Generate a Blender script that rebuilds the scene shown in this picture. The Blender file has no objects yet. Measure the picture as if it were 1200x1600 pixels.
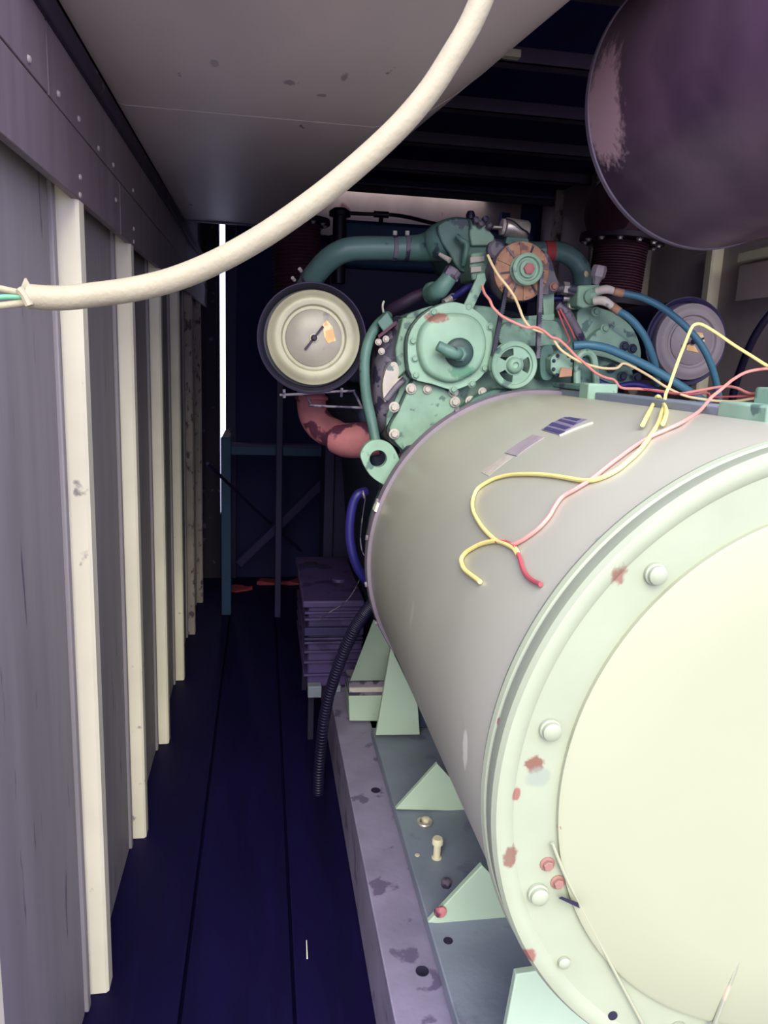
import bpy, bmesh, math, random
from mathutils import Vector, Matrix
random.seed(7)
PI = math.pi
SC = bpy.context.scene
COL = SC.collection

# ------------------------------------------------------------------ camera
cam_d = bpy.data.cameras.new('camera')
cam_d.sensor_fit = 'AUTO'; cam_d.sensor_width = 36.0
cam_d.lens = 36.0*1180/1600
cam_d.clip_start = 0.02
cam = bpy.data.objects.new('camera', cam_d); COL.objects.link(cam)
PITCH, YAW, ROLL = -0.1982, -0.164, 0.0393
cam.matrix_world = (Matrix.Translation((0, 0, 1.43)) @ Matrix.Rotation(YAW, 4, 'Z') @ Matrix.Rotation(PI/2+PITCH, 4, 'X')
                    @ Matrix.Rotation(ROLL, 4, 'Z'))
SC.camera = cam

# ------------------------------------------------------------------ sky, sun, exposure
w = bpy.data.worlds.new('sky'); SC.world = w; w.use_nodes = True
bg = w.node_tree.nodes['Background']
bg.inputs[0].default_value = (0.66, 0.67, 1.0, 1); bg.inputs[1].default_value = 2.4
sun_d = bpy.data.lights.new('sun', 'SUN'); sun_d.energy = 4.0; sun_d.angle = math.radians(50)
sun_d.color = (1.0, 0.97, 0.74)
sun = bpy.data.objects.new('sun', sun_d); COL.objects.link(sun)
sun.rotation_euler = Vector((0.08, 0.82, -0.57)).to_track_quat('-Z', 'Y').to_euler()
sun.location = (1, -4, 3)
SC.view_settings.view_transform = 'Standard'
try: SC.view_settings.look = 'None'
except Exception: pass
SC.view_settings.gamma = 1.0; SC.view_settings.use_curve_mapping = False
SC.view_settings.exposure = 0.5

# ------------------------------------------------------------------ materials
def c(r, g, b):
    f = lambda v: (v/255/12.92) if v/255 <= .04045 else ((v/255+.055)/1.055)**2.4
    return (f(r), f(g), f(b), 1)

def mat(name, col, rough=.6, metal=0.0, var=.18, vscale=6.0, wear=None, wcov=.62, wscale=14.0, bump=.15, bscale=60.0,
        stretch=(1, 1, 1), spot=None, wsoft=.04, org=(0, 0, 0)):
    m = bpy.data.materials.new(name); m.use_nodes = True
    nt = m.node_tree; N = nt.nodes; L = nt.links
    b = N['Principled BSDF']; b.inputs['Roughness'].default_value = rough; b.inputs['Metallic'].default_value = metal
    tc = N.new('ShaderNodeTexCoord'); mp = N.new('ShaderNodeMapping'); mp.inputs['Scale'].default_value = stretch
    L.new(tc.outputs['Object'], mp.inputs['Vector'])
    def noise(sc, det=4):
        n = N.new('ShaderNodeTexNoise'); n.inputs['Scale'].default_value = sc; n.inputs['Detail'].default_value = det
        L.new(mp.outputs[0], n.inputs['Vector']); return n
    n1 = noise(vscale)
    r1 = N.new('ShaderNodeMapRange'); r1.inputs[1].default_value = .3; r1.inputs[2].default_value = .7
    r1.inputs[3].default_value = 1-var; r1.inputs[4].default_value = 1+var
    L.new(n1.outputs['Fac'], r1.inputs[0])
    mul = N.new('ShaderNodeMix'); mul.data_type = 'RGBA'; mul.blend_type = 'MULTIPLY'; mul.inputs[0].default_value = 1
    mul.inputs[6].default_value = col
    L.new(r1.outputs[0], mul.inputs[7])
    out = mul.outputs[2]
    def over(out, col2, fac):
        x = N.new('ShaderNodeMix'); x.data_type = 'RGBA'; x.inputs[7].default_value = col2
        L.new(out, x.inputs[6]); L.new(fac, x.inputs[0]); return x.outputs[2]
    if wear:
        n2 = noise(wscale, 6)
        r2 = N.new('ShaderNodeMapRange'); r2.inputs[1].default_value = wcov; r2.inputs[2].default_value = wcov+wsoft
        L.new(n2.outputs['Fac'], r2.inputs[0]); out = over(out, wear, r2.outputs[0])
    for sp in (spot or []):                       # a stain with a place and a shape of its own: centre, size, colour, amount
        s = N.new('ShaderNodeVectorMath'); s.operation = 'SUBTRACT'; L.new(tc.outputs['Object'], s.inputs[0]); s.inputs[1].default_value = Vector(sp[0])-Vector(org)
        d = N.new('ShaderNodeVectorMath'); d.operation = 'DIVIDE'; L.new(s.outputs[0], d.inputs[0]); d.inputs[1].default_value = sp[1]
        ln = N.new('ShaderNodeVectorMath'); ln.operation = 'LENGTH'; L.new(d.outputs[0], ln.inputs[0])
        n3 = noise(sp[4] if len(sp) > 4 else 40, 5)
        ad = N.new('ShaderNodeMath'); ad.operation = 'MULTIPLY_ADD'; L.new(n3.outputs['Fac'], ad.inputs[0]); ad.inputs[1].default_value = 1.1
        L.new(ln.outputs['Value'], ad.inputs[2])
        r3 = N.new('ShaderNodeMapRange'); r3.inputs[1].default_value = 1.7; r3.inputs[2].default_value = 1.35
        r3.inputs[3].default_value = 0; r3.inputs[4].default_value = sp[3]
        L.new(ad.outputs[0], r3.inputs[0]); out = over(out, sp[2], r3.outputs[0])
    L.new(out, b.inputs['Base Color'])
    if bump:
        n4 = noise(bscale, 3); bp = N.new('ShaderNodeBump'); bp.inputs['Strength'].default_value = bump; bp.inputs['Distance'].default_value = .004
        L.new(n4.outputs['Fac'], bp.inputs['Height']); L.new(bp.outputs[0], b.inputs['Normal'])
    return m

M = {}  # every surface of the scene
M['wall'] = mat('grey_wall_panel', c(140, 133, 134), .55, var=.12, vscale=3, stretch=(1, 5, .5), wear=c(92, 88, 100), wcov=.66, wscale=9, bump=.05)
M['stud'] = mat('lit_stud_paint', c(224, 217, 192), .5, var=.08, vscale=5, wear=c(140, 132, 128), wcov=.68, wscale=12, bump=.05)  # same paint as the wall panels, made paler for light falling head on
M['oldstud'] = mat('mottled_stud', c(160, 148, 138), .7, var=.2, vscale=10, wear=c(84, 70, 80), wcov=.56, wscale=34, bump=.3, stretch=(1, 1, .6), wsoft=.08)
M['band'] = mat('band_sheet', c(112, 99, 106), .55, var=.14, vscale=4, stretch=(1, 6, .6), bump=.05)
M['darkedge'] = mat('dark_edge', c(34, 22, 46), .7, wear=c(90, 78, 96), wcov=.64, wscale=18)
M['rivet'] = mat('rivet_metal', c(150, 140, 140), .6)
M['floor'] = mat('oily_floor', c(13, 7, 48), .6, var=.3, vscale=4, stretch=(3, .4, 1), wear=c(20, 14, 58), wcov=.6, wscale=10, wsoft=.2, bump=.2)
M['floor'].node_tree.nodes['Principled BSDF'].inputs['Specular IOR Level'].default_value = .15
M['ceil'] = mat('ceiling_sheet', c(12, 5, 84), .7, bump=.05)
M['beam'] = mat('ceiling_beam', c(78, 66, 88), .5, bump=.05)
M['back'] = mat('rear_sheet', c(10, 5, 72), .75, var=.25, vscale=3)
M['header'] = mat('header_panel', c(132, 114, 108), .6, wear=c(92, 52, 60), wcov=.62, wscale=7, stretch=(1, 1, .5), var=.2)
M['rightwall'] = mat('right_wall_sheet', c(176, 160, 160), .6, var=.15, vscale=4)
M['ground'] = mat('pale_ground', c(112, 106, 100), .9)
M['duct'] = mat('duct_sheet', c(196, 182, 184), .42, metal=.0, org=(0, 2.0, 1.97), spot=[
    ((0.049,1.676,1.97), (.012, .016, .03), c(90, 80, 100), .6, 140), ((0.12,1.734,1.97), (.011, .01, .03), c(90, 80, 100), .6, 140),
    ((0.155,1.618,1.97), (.006, .022, .03), c(90, 80, 100), .6, 140), ((-0.094,1.612,1.97), (.008, .02, .03), c(110, 98, 116), .5, 140)], var=.16, vscale=2.2, wear=c(70, 60, 86), wcov=.69, wscale=16, stretch=(1, .5, 1), bump=.03)
M['ductedge'] = mat('duct_edge', c(52, 42, 76), .5)
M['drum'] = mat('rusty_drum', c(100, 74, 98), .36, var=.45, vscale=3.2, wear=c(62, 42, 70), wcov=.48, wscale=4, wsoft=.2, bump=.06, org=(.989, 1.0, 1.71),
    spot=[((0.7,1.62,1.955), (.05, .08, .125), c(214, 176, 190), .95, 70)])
M['drumrim'] = mat('drum_rim', c(120, 108, 130), .4)
M['bellows'] = mat('rust_bellows', c(84, 44, 62), .7, var=.25, bump=.2)
M['flange'] = mat('dark_flange', c(44, 26, 52), .6)
M['boltlight'] = mat('bolt_zinc', c(170, 160, 165), .4, metal=.4, bump=0)
M['barrel'] = mat('barrel_paint', c(164, 163, 148), .36, var=.07, vscale=3, wear=c(172, 172, 156), wcov=.68, wscale=5, wsoft=.2, bump=.04, org=(.681, 1.26, .5284), spot=[
    ((0.2606,0.8759,0.935), (.02, .012, .03), c(206, 206, 190), .8, 70), ((0.2819,1.2308,0.8162), (.02, .012, .03), c(190, 190, 178), .7, 70),
    ((0.2621,1.2603,0.9872), (.01, .012, .03), c(190, 190, 178), .5, 70)])
M['barrelband'] = mat('barrel_band', c(118, 106, 120), .5, var=.2)
M['cream'] = mat('cream_green_paint', c(150, 154, 130), .6, var=.03, wear=c(196, 132, 118), wcov=.735, wscale=9, bump=.05)
M['ring'] = mat('pale_green_ring', c(146, 153, 131), .5, var=.05, vscale=9, wear=c(140, 96, 84), wcov=.72, wscale=11, bump=.08, org=(.681, 1.26, .5284), spot=[
    ((0.305,0.738,0.991), (.011, .02, .010), c(110, 60, 50), .85, 160), ((0.277,0.775,0.927), (.012, .03, .03), c(110, 64, 54), .8, 160),
    ((0.284,0.74,0.878), (.009, .02, .014), c(110, 64, 54), .8, 160), ((0.381,0.75,1.213), (.012, .02, .014), c(120, 72, 62), .8, 140),
    ((0.286,0.74,0.955), (.005, .02, .008), c(128, 66, 62), .8, 120), ((0.311,0.738,0.975), (.016, .02, .012), c(126, 138, 126), .6, 60),
    ((0.318,0.74,0.742), (.008, .02, .012), c(128, 66, 62), .8, 120)])
M['cover'] = mat('end_cover_paint', c(150, 153, 128), .7, var=.04, vscale=2, bump=.03)
M['rustseam'] = mat('rust_streaked_seam', c(138, 141, 122), .7, var=.04, wear=c(214, 176, 150), wcov=.5, wscale=9, wsoft=.1)
M['rustbolt'] = mat('rusty_bolt', c(138, 100, 90), .7, var=.3, vscale=60)
M['mint'] = mat('mint_engine_paint', c(130, 162, 142), .5, var=.2, vscale=14, wear=c(80, 108, 102), wcov=.61, wscale=22, bump=.12)
M['mintdirtyshade'] = mat('grimy_shaded_mint', c(118, 150, 134), .55, var=.25, vscale=18, wear=c(62, 80, 82), wcov=.56, wscale=26, wsoft=.12, bump=.2)  # grime plus a darker tone painted for the shading between the covers
M['deepgreen'] = mat('deep_green_paint', c(46, 70, 68), .5, var=.25, vscale=20)
M['mintchip'] = mat('chipped_mint_paint', c(140, 174, 152), .5, var=.14, vscale=12, wear=c(92, 134, 114), wcov=.66, wscale=14, bump=.12,
    org=(.70, 2.4, .222), spot=[((0.423,1.88,1.54), (.03, .05, .015), c(140, 84, 78), .9, 110), ((0.496,1.88,1.41), (.034, .06, .018), c(90, 140, 116), .9, 110)])
M['green'] = mat('grey_green_paint', c(84, 118, 110), .5, var=.25, vscale=10, wear=c(52, 66, 78), wcov=.6, wscale=18, bump=.2)
M['pipe'] = mat('green_pipe', c(92, 124, 120), .38, var=.15, vscale=8, wear=c(70, 96, 100), wcov=.66, wscale=16)
M['dkgreen'] = mat('dark_green_block', c(34, 44, 66), .6, var=.3, vscale=12)
M['foul'] = mat('dirty_casting', c(104, 96, 110), .6, var=.3, vscale=14, wear=c(46, 40, 66), wcov=.5, wscale=20, bump=.3)
M['chalk'] = mat('chalky_casting', c(190, 180, 172), .7, var=.15, vscale=20, wear=c(110, 120, 120), wcov=.6, wscale=20)
M['rust'] = mat('rust_fan', c(164, 122, 98), .75, var=.3, vscale=22, wear=c(118, 84, 84), wcov=.55, wscale=24, bump=.2)
M['rustpipe'] = mat('rust_pipe', c(176, 108, 112), .75, var=.3, vscale=8, wear=c(88, 40, 64), wcov=.56, wscale=14, bump=.2)
M['red'] = mat('red_hose_coupling', c(170, 60, 62), .6)
M['black'] = mat('black_rubber', c(18, 12, 44), .45, bump=.05)
M['blackmetal'] = mat('black_canister', c(12, 8, 30), .4, bump=.03)
M['lid'] = mat('steel_lid', c(172, 168, 142), .42, metal=.15, var=.16, vscale=9, wear=c(150, 142, 132), wcov=.6, wscale=12, wsoft=.12, bump=.05)
M['lid2'] = mat('steel_lid_inner', c(158, 152, 138), .42, metal=.15, var=.14, vscale=14, wear=c(128, 120, 122), wcov=.62, wscale=16, wsoft=.1, bump=.05)
M['greylid'] = mat('grey_lid', c(140, 130, 138), .5, var=.12, vscale=7)
M['orange'] = mat('orange_sticker', c(226, 180, 122), .6, var=.1, vscale=30, wear=c(232, 214, 170), wcov=.5, wscale=40)
M['steel'] = mat('bare_steel', c(190, 182, 176), .35, metal=.6, var=.2, vscale=30)
M['bluehose'] = mat('blue_hose', c(64, 112, 134), .45, var=.1)
M['navyhose'] = mat('navy_hose', c(30, 26, 96), .45)
M['yellow'] = mat('yellow_wire', c(240, 224, 140), .5, var=.06, bump=0)
M['creamwire'] = mat('cream_wire', c(232, 206, 160), .5, var=.06, bump=0)
M['pink'] = mat('pink_wire', c(228, 148, 140), .5, var=.08, bump=0)
M['redwire'] = mat('red_wire', c(168, 78, 86), .5, var=.1, bump=0)
M['cable'] = mat('white_cable_jacket', c(152, 144, 122), .6, var=.05, vscale=30, bump=.2, bscale=180)
M['greencore'] = mat('green_core', c(96, 160, 130), .5, bump=0)
M['rail'] = mat('rail_paint', c(132, 124, 150), .55, var=.16, vscale=9, wear=c(98, 88, 116), wcov=.6, wscale=14, bump=.2)
M['foot'] = mat('foot_plate_paint', c(118, 126, 140), .55, var=.16, vscale=6, wear=c(84, 78, 106), wcov=.6, wscale=8, wsoft=.1, bump=.2)
M['gusset'] = mat('mint_gusset', c(164, 184, 162), .55, var=.06, bump=.08, wear=c(140, 160, 150), wcov=.7)
M['hole'] = mat('hole_dark', c(24, 18, 48), .8, bump=0)
M['tan'] = mat('tan_pin', c(206, 198, 168), .6, wear=c(196, 110, 96), wcov=.68, wscale=60)
M['teal'] = mat('dark_teal_frame', c(22, 58, 92), .6, var=.2)
M['navy'] = mat('navy_steel', c(34, 26, 74), .6, var=.2)
M['boxdark'] = mat('battery_box_paint', c(62, 46, 92), .6, var=.25, vscale=6, wear=c(40, 28, 70), wcov=.55, wscale=9)
M['label'] = mat('worn_label', c(116, 108, 130), .6, var=.1, vscale=20)
M['ink'] = mat('label_ink', c(62, 58, 100), .6, var=.15)
M['ghost'] = mat('faded_print', c(150, 138, 144), .6, var=.12, vscale=30)
M['paper'] = mat('pale_strip', c(226, 224, 200), .6)
M['debris'] = mat('red_debris', c(140, 50, 62), .7)

# ------------------------------------------------------------------ mesh helpers
class B:
    def __init__(s): s.bm = bmesh.new()
    def box(s, x0, x1, y0, y1, z0, z1):
        v = [s.bm.verts.new(p) for p in ((x0, y0, z0), (x1, y0, z0), (x1, y1, z0), (x0, y1, z0), (x0, y0, z1), (x1, y0, z1), (x1, y1, z1), (x0, y1, z1))]
        for f in ((0, 1, 2, 3), (4, 5, 6, 7), (0, 1, 5, 4), (1, 2, 6, 5), (2, 3, 7, 6), (3, 0, 4, 7)): s.bm.faces.new([v[i] for i in f])
        return s
    def hexa(s, p):
        v = [s.bm.verts.new(q) for q in p]
        for f in ((0, 1, 2, 3), (4, 5, 6, 7), (0, 1, 5, 4), (1, 2, 6, 5), (2, 3, 7, 6), (3, 0, 4, 7)): s.bm.faces.new([v[i] for i in f])
        return s
    def rings(s, rings, cap=True, close=False):
        vs = [[s.bm.verts.new(p) for p in r] for r in rings]; n = len(vs[0])
        m = len(vs)
        for i in range(m if close else m-1):
            a, b = vs[i], vs[(i+1) % m]
            for k in range(n): s.bm.faces.new((a[k], a[(k+1) % n], b[(k+1) % n], b[k]))
        if cap and not close:
            s.bm.faces.new(vs[0]); s.bm.faces.new(vs[-1])
        return s
    def lathe(s, prof, o, axis=(0, 1, 0), seg=48, cap=True):
        """prof: (radius, distance along axis)"""
        a = Vector(axis).normalized(); u = a.orthogonal().normalized() if abs(a.y) < .999 else Vector((1, 0, 0)); v = a.cross(u); o = Vector(o)
        return s.rings([[o+a*t+(u*math.cos(2*PI*k/seg)+v*math.sin(2*PI*k/seg))*max(r, 1e-4) for k in range(seg)] for r, t in prof], cap)
    def cyl(s, p0, p1, r0, r1=None, seg=20):
        p0 = Vector(p0); d = Vector(p1)-p0
        return s.lathe([(r0, 0), (r0 if r1 is None else r1, d.length)], p0, d, seg)
    def tube(s, pts, r, seg=12, sub=6, cap=True):
        pts = [Vector(p) for p in pts]
        rr = r if isinstance(r, (list, tuple)) else [r]*len(pts)
        Q, RR = [], []
        if len(pts) > 2 and sub > 1:
            for i in range(len(pts)-1):
                p0 = pts[max(i-1, 0)]; p1 = pts[i]; p2 = pts[i+1]; p3 = pts[min(i+2, len(pts)-1)]
                for k in range(sub):
                    t = k/sub
                    Q.append(.5*((2*p1)+(p2-p0)*t+(2*p0-5*p1+4*p2-p3)*t*t+(3*p1-p0-3*p2+p3)*t**3)); RR.append(rr[i]*(1-t)+rr[i+1]*t)
            Q.append(pts[-1]); RR.append(rr[-1])
        else: Q, RR = pts, rr
        T = [(Q[min(i+1, len(Q)-1)]-Q[max(i-1, 0)]).normalized() for i in range(len(Q))]
        u = T[0].orthogonal().normalized(); rings = []
        for q, t, rad in zip(Q, T, RR):
            u = (u-t*u.dot(t)).normalized(); v = t.cross(u)
            rings.append([q+(u*math.cos(2*PI*k/seg)+v*math.sin(2*PI*k/seg))*rad for k in range(seg)])
        return s.rings(rings, cap)
    def prism(s, out, y0, y1, holes=()):
        bm = s.bm; E = []
        def loop(l):
            v = [bm.verts.new((x, y0, z)) for x, z in l]
            for i in range(len(v)): E.append(bm.edges.new((v[i], v[(i+1) % len(v)])))
        loop(out)
        for h in holes: loop(h)
        r = bmesh.ops.triangle_fill(bm, edges=E, use_beauty=True, use_dissolve=False)
        F = [g for g in r['geom'] if isinstance(g, bmesh.types.BMFace)]
        e = bmesh.ops.extrude_face_region(bm, geom=F, use_keep_orig=True)
        bmesh.ops.translate(bm, verts=[g for g in e['geom'] if isinstance(g, bmesh.types.BMVert)], vec=(0, y1-y0, 0))
        return s
    def torus(s, o, axis, R, r, seg=48, ms=8):
        a = Vector(axis).normalized(); u = Vector((1, 0, 0)) if abs(a.x) < .9 else Vector((0, 0, 1)); u = (u-a*u.dot(a)).normalized(); v = a.cross(u); o = Vector(o)
        rings = []
        for k in range(seg):
            d = u*math.cos(2*PI*k/seg)+v*math.sin(2*PI*k/seg)
            rings.append([o+d*(R+r*math.cos(2*PI*j/ms))+a*r*math.sin(2*PI*j/ms) for j in range(ms)])
        return s.rings(rings, False, True)

def smooth_poly(l, n=4):
    o = []
    for i in range(len(l)):
        p0, p1, p2, p3 = (Vector(l[(i+k-1) % len(l)]) for k in range(4))
        for k in range(n):
            t = k/n; q = .5*((2*p1)+(p2-p0)*t+(2*p0-5*p1+4*p2-p3)*t*t+(3*p1-p0-3*p2+p3)*t**3); o.append((q.x, q.y))
    return o
def circle(x, z, r, n=28, rz=None): return [(x+r*math.cos(2*PI*k/n), z+(rz or r)*math.sin(2*PI*k/n)) for k in range(n)]
def arc_slot(cx, cz, r0, r1, a0, a1, n=8):
    return [(cx+r1*math.cos(a0+(a1-a0)*k/n), cz+r1*math.sin(a0+(a1-a0)*k/n)) for k in range(n+1)] + \
           [(cx+r0*math.cos(a1+(a0-a1)*k/n), cz+r0*math.sin(a1+(a0-a1)*k/n)) for k in range(n+1)]

def origin(o):
    v = Vector((0, 0, 0))
    while o is not None: v += o.location; o = o.parent
    return v
def obj(name, b, m, parent=None, bevel=0, label=None, loc=None, ang=40):
    """link the builder's shapes (given in world coordinates) as ONE mesh object"""
    bm = b.bm if isinstance(b, B) else b
    bmesh.ops.recalc_face_normals(bm, faces=bm.faces[:])
    off = Vector(loc) if loc else (origin(parent) if parent else Vector((0, 0, 0)))
    bmesh.ops.translate(bm, verts=bm.verts[:], vec=-off)
    me = bpy.data.meshes.new(name); bm.to_mesh(me); bm.free()
    me.materials.append(m); me.shade_smooth(); me.set_sharp_from_angle(angle=math.radians(ang))
    o = bpy.data.objects.new(name, me); COL.objects.link(o)
    if parent: o.parent = parent
    if loc: o.location = Vector(loc)-(origin(parent) if parent else Vector((0, 0, 0)))
    if bevel:
        md = o.modifiers.new('bevel', 'BEVEL'); md.width = bevel; md.segments = 2; md.limit_method = 'ANGLE'; md.angle_limit = math.radians(35)
    if label: o['label'] = label
    return o
def thing(name, label, cat, loc, group=None):
    o = bpy.data.objects.new(name, None); COL.objects.link(o); o.location = loc; o.empty_display_size = .05
    o['label'] = label; o['category'] = cat
    if group: o['group'] = group
    return o
def tag(o, label, cat, group=None):
    o['label'] = label; o['category'] = cat
    if group: o['group'] = group
    return o
def struct(name, b, m, bevel=0):
    o = obj(name, b, m, None, bevel); o['kind'] = 'structure'; return o

_bolt = {}
def bolt(parent, p, r, m, axis=(0, -1, 0), name='bolt'):
    """hex bolt head on a washer; every bolt shares one mesh per material"""
    if m.name not in _bolt:
        b = B(); b.lathe([(1.45, 0), (1.45, .22), (1.3, .3)], (0, 0, 0), (0, 0, 1), 16); b.lathe([(1, .3), (1, .95), (.85, 1.1)], (0, 0, 0), (0, 0, 1), 6)
        o = obj(name, b, m); _bolt[m.name] = o.data; bpy.data.objects.remove(o)
    o = bpy.data.objects.new(name, _bolt[m.name]); COL.objects.link(o); o.parent = parent
    o.location = Vector(p)-origin(parent); o.scale = (r, r, r); o.rotation_euler = Vector(axis).to_track_quat('Z', 'Y').to_euler()
    return o

# ================================================================== SETTING
Y0, Y1, ZC = .62, 4.86, 2.45
XL, XR = -.335, 1.70
XPL, XPR = -.379, 1.745
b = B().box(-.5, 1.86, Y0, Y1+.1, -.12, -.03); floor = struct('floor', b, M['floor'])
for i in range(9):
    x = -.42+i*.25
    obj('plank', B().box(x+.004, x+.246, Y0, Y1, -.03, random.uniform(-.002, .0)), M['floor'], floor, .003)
ground = struct('ground', B().box(-9, 9, -16, Y0-.02, -.6, -.12), M['ground'])
# left wall
wl = struct('wall_left', B().box(-.47, XPL, Y0, Y1+.1, -.03, ZC), M['wall'])
studY = [.875, 1.536, 2.104, 2.672, 3.24, 3.81, 4.33]
for i, y in enumerate(studY):
    m = M['oldstud'] if i >= 5 else M['stud']
    prof = [(XPL, y), (XL-.006, y), (XL, y+.006), (XL, y+.045), (XL-.004, y+.045), (XL-.004, y+.012), (XPL, y+.012)]
    bb = B(); bb.rings([[(p[0], p[1], z) for p in prof] for z in (0, 1.72)])
    obj('stud', bb, m, wl)
    # folded panel lip just before each stud
    lip = B().box(XPL, XPL+.012, y-.05, y-.028, 0, 1.72)
    obj('panel_lip', lip, M['wall'], wl, .003)
for a, b2 in zip([Y0]+studY[:-1], studY):
    if b2 < .9: continue
    a = max(a, Y0)
    obj('panel', B().box(XPL-.01, XPL+.004, a+.02, b2-.052, 0, 1.75), M['wall'], wl, .002)
obj('panel', B().box(XPL-.01, XPL+.004, studY[-1]+.02, Y1, 0, 1.75), M['wall'], wl, .002)
# the sheet metal band over the studs: lower and upper runs
ys = [Y0, 1.96, 3.3, Y1]
for a, d in zip(ys, ys[1:]):
    obj('band_sheet', B().box(XL-.012, XL+.002, a+.003, d-.003, 1.697, 1.814), M['band'], wl, .0015)
ys = [Y0, 1.36, 2.62, 3.6, Y1]
for a, d in zip(ys, ys[1:]):
    obj('band_sheet', B().box(XL-.012, XL+.001, a+.003, d-.003, 1.818, 1.93), M['band'], wl, .0015)
for p in (((-0.334,1.253,1.832)), ((-0.334,1.414,1.836)), ((-0.334,1.556,1.838)), ((-0.334,1.725,1.83)), ((-0.334,1.882,1.834)), ((-0.334,1.548,1.737)), ((-0.334,1.542,1.705)), ((-0.334,1.9,1.764)), ((-0.334,2.142,1.738)), ((-0.334,2.137,1.706)), ((-0.334,2.148,1.834))):
    obj('rivet', B().lathe([(.006, 0), (.005, .003), (.002, .0045)], (XL+.0015, p[1], p[2]), (1, 0, 0), 10), M['rivet'], wl)
obj('edge_angle', B().box(XL-.02, XL+.012, Y0, Y1, 1.925, 1.966), M['darkedge'], wl, .004)
obj('upper_sheet', B().box(XL-.06, XL-.03, Y0, Y1, 1.93, ZC), M['darkedge'], wl)
# right wall
wr = struct('wall_right', B().box(XPR, 1.84, Y0, Y1+.1, -.03, ZC), M['rightwall'])
for i in range(7):
    y = 1.09+.57*i
    prof = [(XPR, y), (XR+.006, y), (XR, y+.006), (XR, y+.045), (XR+.004, y+.045), (XR+.004, y+.012), (XPR, y+.012)]
    bb = B(); bb.rings([[(p[0], p[1], z) for p in prof] for z in (0, ZC if y > 2.9 else 1.9)])
    obj('stud', bb, M['stud'] if y < 2.9 else M['oldstud'], wr)
    obj('panel', B().box(XPR-.004, XPR+.01, y+.06, y+.55, 0, 1.9), M['rightwall'], wr, .002)
for a, d in zip((Y0, 1.9), (1.9, 2.62)):
    obj('band_sheet', B().box(XR-.002, XR+.012, a+.003, d-.003, 1.69, 1.815), M['rightwall'], wr, .0015)
obj('edge_angle', B().box(XR-.012, XR+.02, Y0, 2.62, 1.822, 1.86), M['stud'], wr, .004)
# rear wall with a daylight gap beside its left post, and a pale header panel
wb = struct('wall_back', B().box(-.225, 1.86, Y1, Y1+.06, -.03, ZC), M['back'])
obj('corner_post', B().box(-.5, -.262, Y1-.02, Y1+.08, -.03, ZC), M['darkedge'], wb)
obj('gap_sill', B().box(-.30, -.2, Y1, Y1+.06, -.03, .42), M['back'], wb)
obj('door_edge', B().box(-.225, -.16, Y1-.03, Y1, 0, 2.2), M['navy'], wb, .004)
obj('header_panel', B().box(.2, 1.6, Y1-.02, Y1+.0, 2.16, ZC-.005), M['header'], wb, .003)
obj('header_trim', B().box(.1, 1.72, 4.55, 4.58, 2.368, 2.40), M['darkedge'], wb, .004)
obj('header_trim', B().box(.1, 1.72, 4.56, 4.585, 2.40, ZC), M['ceil'], wb, .004)
obj('header_trim', B().box(.1, 1.72, 4.545, 4.56, 2.404, 2.418), M['beam'], wb, .003)
obj('header_post', B().box(1.46, 1.52, Y1-.06, Y1, 1.2, 2.36), M['navy'], wb, .004)
cl = struct('ceiling', B().box(-.5, 1.86, 1.15, 4.68, ZC, ZC+.06).box(-.5, 1.86, Y1-.01, Y1+.1, ZC, ZC+.06).box(-.5, .2, 4.68, Y1-.01, ZC, ZC+.06).box(1.35, 1.86, 4.68, Y1-.01, ZC, ZC+.06), M['ceil'])  # roof gap near the rear wall added so sky light brightens the header
for y in (4.12, 3.62, 3.12, 2.62, 2.12, 1.62, 1.12):
    bb = B()
    bb.box(-.4, 1.8, y, y+.05, ZC-.05, ZC-.046).box(-.4, 1.8, y, y+.004, ZC-.05, ZC+.001)
    obj('ceiling_beam', bb, M['beam'], cl)

obj('beam_bracket', B().box(.745, .80, 2.53, 2.56, 2.385, 2.408), M['stud'], cl, .002)

# ================================================================== OVERHEAD DUCTS
t = thing('exhaust_duct', 'wide grey sheet metal duct with rounded underside hanging beside the left wall', 'duct', (0, 2.0, 1.97))
far = [(0.049,1.971),(0.117,1.989),(0.184,2.019),(0.238,2.055),(0.305,2.109),(0.372,2.168),(0.43,2.226),(0.483,2.291),(0.519,2.365)]
def duct_sec(y, grow=0.0):
    k = (3.42-y)*.1384
    xl = XL+.004
    pr = [(xl, ZC-.012)] + [(xl, 1.99), (xl+.005, 1.975), (xl+.02, far[0][1])]
    n = 8; x_end = far[0][0]+k
    pr += [(xl+.02+(x_end-xl-.02)*i/n, far[0][1]) for i in range(1, n)]
    pr += [(x+k, z) for x, z in far]
    x, z = pr[-1]
    pr += [(x+.012, z+.05), (x+.012, ZC-.012)]
    return [(x, y, z) for x, z in pr]
bb = B(); bb.rings([duct_sec(y) for y in (3.42, 3.0, 2.5, 2.0, 1.5, 1.2)])
obj('duct_body', bb, M['duct'], t, ang=25)
def duct_strip(y0, y1, th):
    o = B(); rr = []
    for y in (y0, y1):
        s = duct_sec(y)[1:-1]; s2 = [(x+(.7*th if i > 10 else 0), y, z-th) for i, (x, y, z) in enumerate(s)]
        rr.append(s+s2[::-1])
    return o.rings(rr)
obj('end_rim', duct_strip(3.40, 3.43, .006), M['ductedge'], t)
obj('seam', duct_strip(1.92, 1.932, .0007), M['duct'], t)

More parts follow.
